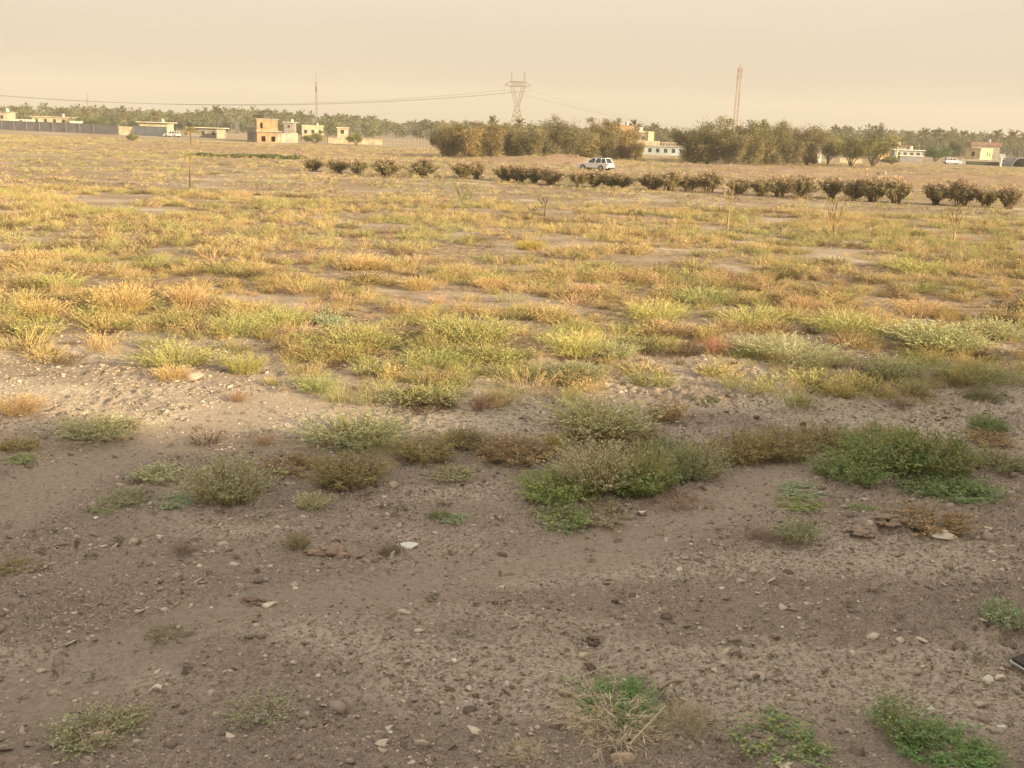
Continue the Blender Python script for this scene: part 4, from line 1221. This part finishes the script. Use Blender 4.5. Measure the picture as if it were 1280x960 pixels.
def slabhouse(name, lab, px, D, w_, d_, h_, wall, roof=CONC, rz=0, wins=(), door=None, ct='building', over=.35, par_=.0, mat=DARK, rt=.22, group=None):
    o = thing(name, lab, ct, locate(px, D), rz, group)
    MB().box(-w_ / 2, w_ / 2, 0, d_, -.3, h_).build('wall', wall, o)
    r = MB().box(-w_ / 2 - over, w_ / 2 + over, -over, d_ + over, h_ + .003, h_ + rt).build('roof', roof, o)
    if par_:
        q = MB().box(-w_ / 2, w_ / 2, 0, .2, h_ + rt + .003, h_ + rt + par_).box(-w_ / 2, -w_ / 2 + .2, .203, d_, h_ + rt + .003, h_ + rt + par_).box(w_ / 2 - .2, w_ / 2, .203, d_, h_ + rt + .003, h_ + rt + par_)
        q.build('parapet', wall, r)
    windows(o, 0, wins, mat=mat)
    if w_ > 3.5 and ct == 'building':
        V, Q, _ = tube([(w_ * .22, d_ * .5, h_ + rt + .005), (w_ * .22, d_ * .5, h_ + rt + .95), (w_ * .22, d_ * .5, h_ + rt + 1.1)], [.5, .5, .2], 12)
        tk = MB().add(V, Q); tk.Q.append(list(range(tk.n - 12, tk.n))); tk.build('water_tank', WHITE if len(lab) % 2 else BLUEG, r)
        MB().bar((-w_ * .3, d_ * .4, h_ + rt + .003), (-w_ * .3, d_ * .4, h_ + rt + 1.7), .04, 5).build('aerial', STEEL0, r)
    if door is not None:
        MB().box(door - .5, door + .5, -.06, -.003, 0, 2.1).build('door', BLUEG, o)
    return o


# long walls and fences at the far side
def longwall(name, lab, pxa, pxb, D, h_, mat, th=.25, post=None, ct='wall', Db=None):
    a_, b_ = np.array(locate(pxa, D)), np.array(locate(pxb, Db or D))
    L = np.linalg.norm(b_ - a_); o = thing(name, lab, ct, a_, math.atan2(b_[1] - a_[1], b_[0] - a_[0]))
    MB().box(0, L, 0, th, -.3, h_).build('panel', mat, o)
    MB().box(-.02, L + .02, -.05, th + .05, h_ + .003, h_ + .12).build('coping', mat if post is None else CONC, o)
    n_ = int(L / 6)
    for k in range(1, n_): MB().box(k * 6 - .15, k * 6 + .15, -.1, -.003, -.3, h_ - .01).build('pier', mat if post is None else post, o)
    return o


longwall('boundary_wall', 'long grey-purple boundary wall below the far palms', -30, 147, 330, 2.7, PURP, Db=300)
longwall('plaster_wall', 'short cream plaster wall joining the long grey wall', 147.5, 165.5, 300, 2.3, CREAM)
longwall('sheet_fence', 'pale blue-grey sheet fence next to the short cream wall', 166, 208, 300, 2.6, BLUEG, .08, CONC, 'fence', 290)
longwall('garden_wall', 'low cream garden wall near the cream house', 410, 478, 272, 1.3, CREAM)
slabhouse('long_house', 'long low cream house behind the long grey wall', 64, 350, 13, 6, 4.3, CREAM, ROOFW, .05, [(x, 2.6) for x in (-5, -2, 1, 4)], over=.5)
slabhouse('corner_house', 'cream house corner beyond the end of the long grey wall', 1, 350, 4.0, 6, 5.4, CREAM, CONC, 0, [(0.3, 3.3)])
for px, lab in [(18, 'white low shed nearest the cream house corner'), (33, 'white low shed next to the long low cream house'), (93, 'small white shed past the long low cream house')]:
    slabhouse('low_shed', lab, px, 345, 3.2, 3, 3.1, WHITE, WHITE, .1, over=.2, ct='shed', group='white sheds behind the wall')
slabhouse('roadside_shop', 'low cream shop with a wide canopy behind the blue-grey fence', 192, 310, 8.5, 5, 3.7, CREAM, ROOFW, .0, [(-2.5, 1.2), (0, 1.2)], door=2.6, over=.9)
slabhouse('market_stall', 'dim open stall with a long pale canopy', 262, 296, 7.0, 4, 2.7, GREYW, ROOFW, .0, [(-2, .8), (1.0, .8)], over=.8, ct='stall')
slabhouse('small_kiosk', 'small white kiosk beside the dark flat annex', 275, 292, 1.9, 2, 2.2, CREAM, CREAM, .2, over=.1, ct='kiosk')
slabhouse('far_villa', 'pale villa with a flat white roof farther behind the ruin', 361, 400, 3.6, 5, 5.2, GREYW, ROOFW, 0, [(0, 3.2)], over=.6)
slabhouse('cream_house', 'cream house with dark windows beside a stubby palm', 391, 320, 6.6, 6, 3.9, CREAM, CREAM, .22, [(-2.2, 2.0), (0, 2.0), (2.2, 2.0)], over=.1, par_=.4)
slabhouse('garden_hut', 'small cream hut behind the low garden wall', 428, 300, 3.0, 3, 4.0, CREAM, ROOFW, .1, [(0, 2.4)], over=.3, ct='hut')
# brown two-storey ruin
ru = thing('unfinished_house', 'unfinished brown two-storey house with a dark flat annex', 'building', locate(334, 255), .38)
hw = 2.55
MB().wall(-hw, hw, 0, .3, -.3, 2.55, [(-1.5, -.5, .2, 1.5), (.9, 1.9, .2, 1.5)]).wall(-hw, -hw + .3, .3, 5, -.3, 2.55, [(1.5, 2.6, .8, 1.9)], 'y').wall(hw - .3, hw, .3, 5, -.3, 2.55, [], 'y').box(-hw + .3, hw - .3, 4.7, 5, -.3, 2.55).build('lower_wall', ORNG, ru)
MB().box(-hw - .25, hw + .9, -.5, 5.2, 2.555, 2.8).build('balcony_slab', CONC, ru)
MB().wall(-hw, hw, 0, .3, 2.805, 5.5, [(-1.7, -1.1, 3.4, 4.7)]).wall(-hw, -hw + .3, .3, 5, 2.805, 5.5, [], 'y').wall(hw - .3, hw, .3, 5, 2.805, 5.5, [], 'y').box(-hw + .3, hw - .3, 4.7, 5, 2.805, 5.5).build('upper_wall', ORNG, ru)
MB().box(-hw - .2, hw + .2, -.2, 5.2, 5.505, 5.7).build('roof', CONC, ru)
MB().box(hw + .02, hw + 4.4, .6, 5, -.3, 2.3).build('side_wing', CONC, ru)
MB().box(-hw + .004, -hw + 3.2, 5.02, 19.5, -.3, 3.4).build('annex', GREYW, ru)
MB().box(-hw - .3, hw + .8, 5.21, 19.8, 3.405, 3.62).build('annex_roof', CONC, ru)
for y_ in (7.5, 11.0, 15.0): MB().box(-hw - .03, -hw - .002, y_ - .7, y_ + .7, .6, 2.3).build('window', DARK, ru)
for x_ in (3.4, 4.8, 6.2): MB().box(x_ - .1, x_ + .1, .52, .597, -.2, 2.25).build('pier', CONC, ru)
slabhouse('lit_wing_corner', 'small bright outhouse at the end of the side wing of the brown house', 368, 262, 1.6, 2.5, 2.2, CREAM, CREAM, .3, over=.06, ct='wing corner')  # sunlit end of the wing, put in as a separate paler block
# pale pole fence of the nursery
a_ = np.array(locate(478, 262)); b_ = np.array(locate(535, 250))
fn = thing('pole_fence', 'fence of thin pale poles beside the middle grove', 'fence', a_, math.atan2(b_[1] - a_[1], b_[0] - a_[0]))
L = np.linalg.norm(b_ - a_)
for k in range(16): MB().bar((k * L / 15, 0, -.2), (k * L / 15, 0, 2.5 + .2 * math.sin(k * 2.3)), .04, 6).build('post', CONC, fn)
MB().bar((0, .07, 2.5), (L, .07, 2.5), .03).bar((0, .07, 1.2), (L, .07, 1.2), .02).build('rail', CONC, fn)
# middle gap buildings
slabhouse('orange_house', 'orange-walled house glowing behind the rusty golden tree', 783, 300, 4.5, 5, 7.2, ORNG, REDR, .3, [(-1, 4.6)], over=.2)
slabhouse('cream_villa', 'cream villa with an overhanging flat roof under the slim palm', 801, 310, 4.0, 6, 5.6, GREYW, ROOFW, .2, [(-1.0, 3.4), (.7, 3.4)], over=.6, rt=.4)
slabhouse('yellow_tower', 'narrow yellow stair tower beside the balustraded hall', 814, 285, 1.7, 2.5, 5.6, YELL, CREAM, .35, over=.05, ct='tower')
hall = thing('balustraded_hall', 'long blue-grey hall with a white balustrade roof', 'building', locate(829, 262), -.02)
MB().wall(-6.4, 6.2, 0, .3, -.3, 2.0, [(x_, x_ + .9, .6, 1.6) for x_ in (-5.6, -3.6, -1.6, .4, 2.4, 4.4)]).box(-6.4, 6.2, .9, 6, -.3, 1.99).build('wall', BLUEG, hall)
MB().box(-6.6, 6.4, -.3, 6.2, 2.003, 2.25).build('roof', CONC, hall)
for k in range(19): MB().box(-6.3 + k * .68, -6.12 + k * .68, -.1, .1, 2.253, 3.0).build('baluster', CONC, hall)
MB().box(-6.45, 6.25, -.15, .15, 3.003, 3.2).build('rail', CREAM, hall)
MB().box(-5.0, -.5, 2, 5, 2.253, 3.4).build('penthouse', CREAM, hall)
# white wall behind the small trees
longwall('white_wall', 'white wall glimpsed between the small tree trunks', 1052, 1080, 232, 1.1, CREAM)
slabhouse('white_hut', 'tiny white hut beside the dark slim tree', 1026, 230, 1.2, 1.2, 1.9, WHITE, GREYW, .4, over=.08, ct='hut')
# right hand buildings
cp = thing('concrete_canopy', 'cream canopy on posts beside the spreading olive tree', 'canopy', locate(1110, 285), .15)
MB().box(-3.2, 2.6, -2, 3, 4.6, 5.2).build('roof', CREAM, cp)
for x_, y_ in ((-2.6, -1.6), (2.1, -1.6), (-2.6, 2.6), (2.1, 2.6)): MB().box(x_ - .17, x_ + .17, y_ - .17, y_ + .17, -.3, 4.597).build('post', YELL, cp)
MB().box(-2.4, 1.9, 1.8, 2.4, -.3, 3.2).build('back_wall', ORNG, cp)
slabhouse('red_roof_house', 'house under a dull red roof behind the flat white roofs', 1122, 345, 6.5, 5, 3.9, GREYW, REDR, 0, [(-1.5, 2)], over=.4, rt=.5)
slabhouse('glazed_hall', 'pale blue-grey hall with dark windows and a flat white roof', 1137, 310, 8.5, 6, 2.9, BLUEG, WHITE, .05, [(x_, 1.2) for x_ in (-3, -1, 1, 3)], over=.6)
slabhouse('long_shed', 'low dark shed with a white roof before the glazed hall', 1141, 285, 6.2, 4, 1.5, PURP, WHITE, 0, over=.3, ct='shed')
yh = thing('yellow_house', 'yellow and grey house with one dark window under dull red roofs', 'building', locate(1234, 305), .62)
MB().wall(-3.2, 3.2, 0, .25, -.3, 4.0, [(.2, .8, 2.0, 3.2), (1.6, 2.2, 2.0, 3.2)]).wall(-3.2, -2.95, .25, 5, -.3, 4.0, [(1.7, 2.9, 2.0, 3.2)], 'y').box(2.95, 3.2, .25, 5, -.3, 4).box(-2.95, 2.95, 4.75, 5, -.3, 4.0).build('wall', YELL, yh)
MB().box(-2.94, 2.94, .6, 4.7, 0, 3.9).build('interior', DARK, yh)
MB().box(-3.4, 3.4, -.2, 5.2, 4.003, 4.25).build('roof', CREAM, yh)
slabhouse('red_roof_barn', 'wide dull red roof behind the yellow house', 1232, 345, 9.5, 5, 5.0, GREYW, REDR, 0, over=.4, rt=1.2)
longwall('white_topped_wall', 'low grey wall with a white top before the yellow house', 1203, 1250, 280, 1.2, GREYW, .25, WHITE)
longwall('green_hedge_wall', 'dark green clipped strip in front of the white-topped wall', 1212, 1252, 268, .8, surf('clipped_green', (.05, .06, .03), .9, .4, 3), .8, None, 'hedge')
# quonset shelter at the very edge
qs = thing('arched_shelter', 'dark arched shelter beside the white sign post', 'shelter', locate(1279, 262), 0)
V, Q = [], []
for k in range(13):
    t_ = math.pi * k / 12
    for r_ in (2.2, 2.02):
        for y_ in (0, 6): V.append((-r_ * math.cos(t_), y_, 2.4 * math.sin(t_) * r_ / 2.2 - .05))
for k in range(12):
    i = k * 4; j = i + 4
    Q += [(i, j, j + 1, i + 1), (i + 2, i + 3, j + 3, j + 2), (i, i + 2, j + 2, j), (i + 1, j + 1, j + 3, i + 3)]
MB().add(V, Q).build('arch', PURP, qs)
MB().box(-2.0, 2.0, 5.6, 5.9, -.1, 1.5).build('back_panel', DARK, qs)
sp = thing('sign_post', 'white sign on a pale post next to the arched shelter', 'sign', locate(1254, 258))
MB().box(-.16, .16, -.16, .16, -.2, 2.2).build('post', WHITE, sp); MB().box(-.75, .75, -.06, .06, 2.203, 3.1).build('board', BLUEG, sp)

# ------------------------------------------------------------------ masts, pylon, wires
STEEL = surf('steel_grey', (.20, .165, .14), .6, .15, 1); STEELR = surf('steel_redwhite', (.30, .195, .155), .6, .3, .3)


def lattice(mb, h, w0, w1, n, r, leg=None):
    zs = np.linspace(0, h, n + 1)
    for k in range(n):
        a, b = (w0 + (w1 - w0) * zs[k] / h) / 2, (w0 + (w1 - w0) * zs[k + 1] / h) / 2
        ca = [(-a, -a), (a, -a), (a, a), (-a, a)]; cb = [(-b, -b), (b, -b), (b, b), (-b, b)]
        for i in range(4):
            j = (i + 1) % 4
            mb.bar((*ca[i], zs[k]), (*cb[i], zs[k + 1]), leg or r * 1.5)
            mb.bar((*ca[i], zs[k]), (*cb[j], zs[k + 1]), r); mb.bar((*ca[j], zs[k]), (*cb[i], zs[k + 1]), r)
            mb.bar((*cb[i], zs[k + 1]), (*cb[j], zs[k + 1]), r)


D = 520; loc = locate(917.5, D); topz = at(919.5, 82, D)[2]
ms = thing('lattice_mast', 'tall reddish lattice telecom mast with panel antennas above the dark grove', 'mast', loc)
mb = MB(); lattice(mb, topz - 1, 2.0, 1.5, 14, .035, .11); mb.build('lattice', STEELR, ms)
for zc in (topz - 2.2, topz - 5.2):
    for a_ in (0, 2.1, 4.2):
        MB().box(1.25 * math.cos(a_) - .16, 1.25 * math.cos(a_) + .16, 1.25 * math.sin(a_) - .12, 1.25 * math.sin(a_) + .12, zc - 1.1, zc + 1.1).build('antenna', STEELR, ms)
for zc, x_ in ((topz - 16, -1.1),):
    V, Q, _ = tube([(x_, -1.5, zc), (x_, -1.9, zc)], [.12, .42], 12); q = MB().add(V, Q); q.Q.append(list(range(q.n - 12, q.n))); q.build('dish', STEELR, ms)
MB().box(-.1, .1, -.1, .1, topz - 1, topz + 1).build('lightning_rod', STEEL, ms)
D = 560; tz_ = at(396, 92, D)[2]
mm = thing('guyed_mast', 'thin grey radio mast standing over the cream house', 'mast', locate(396, D))
mb = MB(); lattice(mb, tz_ - 4, .8, .65, 14, .05, .09); mb.build('lattice', STEEL, mm)
MB().bar((0, 0, tz_ - 4), (0, 0, tz_ + 1), .16, 6).build('lightning_rod', STEEL, mm)
MB().box(-.55, .55, -.2, .2, tz_ - 9.5, tz_ - 6.5).build('antenna', STEELR, mm)
D = 520; tz_ = at(110, 116, D)[2]
mm = thing('slim_pole', 'slim pole with short cross arms over the far palms', 'pole', locate(110.5, D))
MB().bar((0, 0, -.2), (0, 0, tz_), .16, 6).build('pole', STEEL, mm)
for k in range(3): MB().box(-.9, .9, -.08, .08, tz_ - 3.5 - 1.6 * k, tz_ - 3.3 - 1.6 * k).build('crossarm', STEEL, mm)
D = 500; tz_ = at(303, 132, D)[2]
mm = thing('thin_pole', 'thin pole rising from the treeline beside the brown house', 'pole', locate(303, D))
MB().bar((0, 0, -.2), (0, 0, tz_), .12, 6).build('pole', STEEL, mm); MB().box(-.5, .5, -.06, .06, tz_ - .6, tz_ - .45).build('crossarm', STEEL, mm)

D = 500; k_ = D / F
py_ = thing('transmission_pylon', 'tall lattice power pylon with two peaks and a wide crossbeam', 'pylon', locate(645.5, D))
zt = lambda y: at(645.5, y, D)[2]
zb, zwaist, zbeam, zbt, zpk = 0, zt(132), zt(108), zt(102), zt(89)
mb = MB()
r_ = .12


def panel(mb, a0, a1, b0, b1, n, r):
    """zigzag between two legs a0-a1 and b0-b1"""
    a0, a1, b0, b1 = map(np.array, (a0, a1, b0, b1))
    for k in range(n):
        t0, t1 = k / n, (k + 1) / n
        p, q = a0 + (a1 - a0) * t0, b0 + (b1 - b0) * t1
        s_, u_ = b0 + (b1 - b0) * t0, a0 + (a1 - a0) * t1
        mb.bar(p, q, r); mb.bar(s_, u_, r); mb.bar(u_, q, r)


wb, ww_ = 4.6, 1.0
for sy in (-1, 1):
    for sx in (-1, 1): mb.bar((sx * wb, sy * wb * .7, 0), (sx * ww_, sy * ww_, zwaist), .2)
    panel(mb, (-wb, sy * wb * .7, 0), (-ww_, sy * ww_, zwaist), (wb, sy * wb * .7, 0), (ww_, sy * ww_, zwaist), 7, r_)
for sx in (-1, 1): panel(mb, (sx * wb, -wb * .7, 0), (sx * ww_, -ww_, zwaist), (sx * wb, wb * .7, 0), (sx * ww_, ww_, zwaist), 7, r_)
mb.build('tower_body', STEEL, py_)
mb = MB()
for sx in (-1, 1):
    for sy in (-1, 1):
        mb.bar((sx * ww_, sy * ww_, zwaist), (sx * 3.6, sy * .6, zbeam), .17); mb.bar((-sx * ww_ * .2, sy * ww_, zwaist + .3), (sx * 1.7, sy * .6, zbeam), .14)
    panel(mb, (sx * ww_, -ww_, zwaist), (sx * 3.6, -.6, zbeam), (-sx * ww_ * .2, -ww_, zwaist), (sx * 1.7, -.6, zbeam), 4, .09)
mb.build('fork', STEEL, py_)
mb = MB(); hb = 6.4
for sy in (-1, 1):
    mb.bar((-hb, 0, zbeam + .6), (-3.6, sy * .6, zbeam), .14); mb.bar((-3.6, sy * .6, zbeam), (3.6, sy * .6, zbeam), .17); mb.bar((3.6, sy * .6, zbeam), (hb, 0, zbeam + .6), .14)
    mb.bar((-hb, 0, zbeam + .6), (-3.4, sy * .6, zbt), .14); mb.bar((-3.4, sy * .6, zbt), (3.4, sy * .6, zbt), .17); mb.bar((3.4, sy * .6, zbt), (hb, 0, zbeam + .6), .14)
    panel(mb, (-3.4, sy * .6, zbt), (3.4, sy * .6, zbt), (-3.6, sy * .6, zbeam), (3.6, sy * .6, zbeam), 6, .1)
mb.build('crossbeam', STEEL, py_)
for sx in (-1, 1):
    mb = MB(); x_ = sx * 3.1
    for dx, dy in ((-.6, -.5), (.6, -.5), (0, .6)): mb.bar((x_ + dx, dy, zbt), (x_, 0, zpk), .11)
    mb.build('peak', STEEL, py_)
for x_ in (-hb, 0, hb): MB().bar((x_, 0, zbeam + (.6 if x_ else 0)), (x_, 0, zbeam - 2.4), .13, 6).build('insulator', CONC, py_)
ploc = np.array(py_.location)
# wires: one span to a pylon nearer and beyond the frame, one span away
WIRE = surf('wire', (.10, .085, .075), .5, .1, 1, .5)


def wire(p, q, sag, lab, r):
    t = np.linspace(0, 1, 40); pts = p[None] + (q - p)[None] * t[:, None]; pts[:, 2] -= sag * 4 * t * (1 - t)
    b_ = pts[0].copy(); o = link('power_line', mk_mesh('power_line', *tube(pts - b_, np.full(40, r), 5), WIRE), None, b_)
    tag(o, lab, 'cable', 'power lines')


Lp = at(-330, 80, 470)
for x_, nm in ((-hb, 'outer'), (0, 'middle'), (hb, 'far')):
    p = ploc + np.array([x_, 0, zbeam - 2.5 + (.6 if x_ else 0)])
    q = Lp + np.array([0, x_, 0.])
    t_ = .44
    mid = p + (q - p) * t_
    wz = at(290, 132.5, mid[1])[2]
    wire(q, p, (mid[2] - wz) / (4 * t_ * (1 - t_)), f'{nm} power cable sagging from the pylon over the hazy palms', .05)
    q = at(1010, 163, 900) + np.array([x_ * .2, x_ * .8, 0])
    wire(p, q, 9, f'{nm} power cable leading away from the pylon past the lattice mast', .03)

# ------------------------------------------------------------------ rubble on the berm
for i, (px, py, wp, hp, c_, lab) in enumerate([(1009, 212, 7, 4, (.12, .09, .07), 'dark rubble lump at the pylon end of the rubble line'), (1016, 212, 5, 4, (.13, .10, .08), 'second dark rubble lump'),
                                               (1050, 214, 7, 5, (.6, .52, .42), 'pale rubble block below the umbrella-shaped tree'), (1068, 211, 9, 4, (.3, .19, .13), 'reddish rubble slab below the spreading olive tree'),
                                               (1082, 213, 8, 5, (.62, .55, .46), 'largest pale rubble block on the berm'), (1098, 218, 9, 6, (.2, .14, .12), 'dark rubble heap beside a white block'),
                                               (1106, 219, 6, 7, (.68, .63, .55), 'white block at the end of the rubble line'), (867, 210, 6, 6, (.12, .06, .05), 'dark red lump on the berm before the dark grove'),
                                               (854, 210, 7, 4, (.5, .40, .16), 'yellowish lump beside the dark red lump')]):
    g0 = ground(px, py); mpp = math.hypot(g0[1], EYE) / F
    o = link('rubble_block', rock_me[i % 5], None, (g0[0], g0[1], g0[2] + hp * mpp * .35), R.uniform(0, 3), (wp * mpp * .75, wp * mpp * .75, hp * mpp * .75), tuple(.7 * q for q in c_)); tag(o, lab, 'rubble', 'rubble on the berm')

# ------------------------------------------------------------------ cars
PAINT = surf('white_car_paint', (.74, .74, .76), .25, .02, 1, spec=.5, coat=.6); TYRE = surf('tyre_rubber', (.02, .02, .02), .85, .1, 20); RIM = surf('alloy', (.42, .42, .43), .35, .05, 4, .8); LAMP = surf('lamp_red', (.35, .03, .02), .3, .05, 4); LAMPW = surf('lamp_clear', (.6, .6, .58), .15, .05, 4); TRIM = surf('black_trim', (.03, .03, .03), .6, .1, 6)
CG = surf('car_glass', (.02, .025, .03), .08, .05, 1, spec=.8)


def car(lab, loc, rz, group=None):
    """a crossover, nose towards +x"""
    o = thing('parked_car', lab, 'car', loc, rz, group)
    wx = (1.38, -1.32); rw = .36
    # side outline with wheel arches, lofted across the width
    def arch(xc, n=9): return [(xc + .43 * math.cos(t), .36 + .43 * math.sin(t)) for t in np.linspace(0, math.pi, n)]
    bot = [(2.24, .32)] + [(wx[0] + .43, .30)] + arch(wx[0]) + [(wx[0] - .43, .28), (wx[1] + .43, .28)] + arch(wx[1]) + [(wx[1] - .43, .32), (-2.2, .40)]
    top = [(-2.28, .72), (-2.25, .98), (-1.9, 1.03), (-.6, 1.0), (.75, .98), (1.35, .94), (1.95, .84), (2.22, .70), (2.30, .52)]
    pr = bot + top
    bm = bmesh.new(); rings = []
    for y_, s_, dz in ((-.91, .985, 0), (-.86, 1, .0), (.86, 1, .0), (.91, .985, 0)):
        rings.append([bm.verts.new((x_ * s_, y_, z_ if abs(y_) < .9 else .45 + (z_ - .45) * .95)) for x_, z_ in pr])
    n_ = len(pr)
    for a_, b_ in zip(rings, rings[1:]):
        for i in range(n_): bm.faces.new((a_[i], a_[(i + 1) % n_], b_[(i + 1) % n_], b_[i]))
    bm.faces.new(rings[0][::-1]); bm.faces.new(rings[-1])
    bmesh.ops.recalc_face_normals(bm, faces=bm.faces); bmesh.ops.triangulate(bm, faces=[f for f in bm.faces if len(f.verts) > 4])
    me = bpy.data.meshes.new('body'); bm.to_mesh(me); bm.free(); me.materials.append(PAINT); link('body', me, o)
    # cabin: glasshouse with roof
    lo = [(.98, .76), (-2.05, .80)]; hi = [(.15, .60), (-1.72, .62)]
    z0, z1 = .985, 1.56
    V = [(lo[0][0], -lo[0][1], z0), (lo[0][0], lo[0][1], z0), (lo[1][0], lo[1][1], z0), (lo[1][0], -lo[1][1], z0), (hi[0][0], -hi[0][1], z1), (hi[0][0], hi[0][1], z1), (hi[1][0], hi[1][1], z1), (hi[1][0], -hi[1][1], z1)]
    MB().add(V, [(0, 1, 5, 4), (1, 2, 6, 5), (2, 3, 7, 6), (3, 0, 4, 7), (4, 5, 6, 7), (3, 2, 1, 0)]).build('glasshouse', CG, o, .03)
    MB().add([(.2, -.62, 1.55), (.2, .62, 1.55), (-1.95, .64, 1.56), (-1.95, -.64, 1.56), (.02, -.55, 1.64), (.02, .55, 1.64), (-1.75, .56, 1.65), (-1.75, -.56, 1.65)], [(0, 1, 5, 4), (1, 2, 6, 5), (2, 3, 7, 6), (3, 0, 4, 7), (4, 5, 6, 7), (3, 2, 1, 0)]).build('roof', PAINT, o, .02)
    for sy in (-1, 1):
        mb = MB()
        for xb, xt in ((.99, .16), (-.35, -.42), (-1.25, -1.2), (-2.07, -1.74)): mb.bar((xb, sy * .80, .97), (xt, sy * .63, 1.57), .055, 6)
        mb.build('pillar', PAINT, o)
        MB().bar((.0, sy * .56, 1.68), (-1.6, sy * .56, 1.68), .02, 6).build('roof_rail', TRIM, o)
        MB().box(.62, .85, sy * .98 - .09, sy * .98 + .09, 1.0, 1.14).build('mirror', PAINT, o, .03)
        MB().box(1.98, 2.2, sy * .70 - .17, sy * .70 + .17, .66, .78).build('headlight', LAMPW, o, .03)
        MB().box(-2.3, -2.05, sy * .76 - .14, sy * .76 + .14, .78, .95).build('taillight', LAMP, o, .03)
        MB().box(-1.0, 1.0, sy * .915 - .012, sy * .915 + .012, .30, .40).build('sill', TRIM, o)
        for xd in (.15, -.85): MB().box(xd - .09, xd + .09, sy * .925 - .012, sy * .925 + .012, .80, .83).build('door_handle', TRIM, o)
        for x_ in wx:
            V, Q, _ = tube([(x_, sy * .70, rw), (x_, sy * .74, rw), (x_, sy * .90, rw), (x_, sy * .925, rw)], [.30, rw, rw, .31], 22)
            wh = MB().add(V, Q); wh.Q.append(list(range(22))); wh.Q.append(list(range(wh.n - 22, wh.n))); wl = wh.build('wheel', TYRE, o)
            V, Q, _ = tube([(x_, sy * .926, rw), (x_, sy * .94, rw)], [.24, .21], 16)
            rm = MB().add(V, Q); rm.Q.append(list(range(rm.n - 16, rm.n))); rm.build('rim', RIM, wl)
    MB().box(2.18, 2.33, -.55, .55, .36, .62).build('grille', TRIM, o, .02); MB().box(-2.34, -2.18, -.7, .7, .34, .52).build('bumper', TRIM, o, .02)
    MB().box(-2.31, -2.27, -.26, .26, .74, .86).build('number_plate', LAMPW, o)
    return o


gc = ground(745, 214)
car('white crossover car stopped behind the hedge, nose away from the lattice mast', (gc[0], gc[1] + 1.0, gc[2] + .02), math.pi - rad(36))
lc = locate(214, 288)
car('small white car parked at the end of the blue-grey fence', (lc[0], lc[1], 0), math.pi * .92)
lc = locate(1193, 268)
car('white car parked beside the round blue-green bush', (lc[0], lc[1], 0), .15)
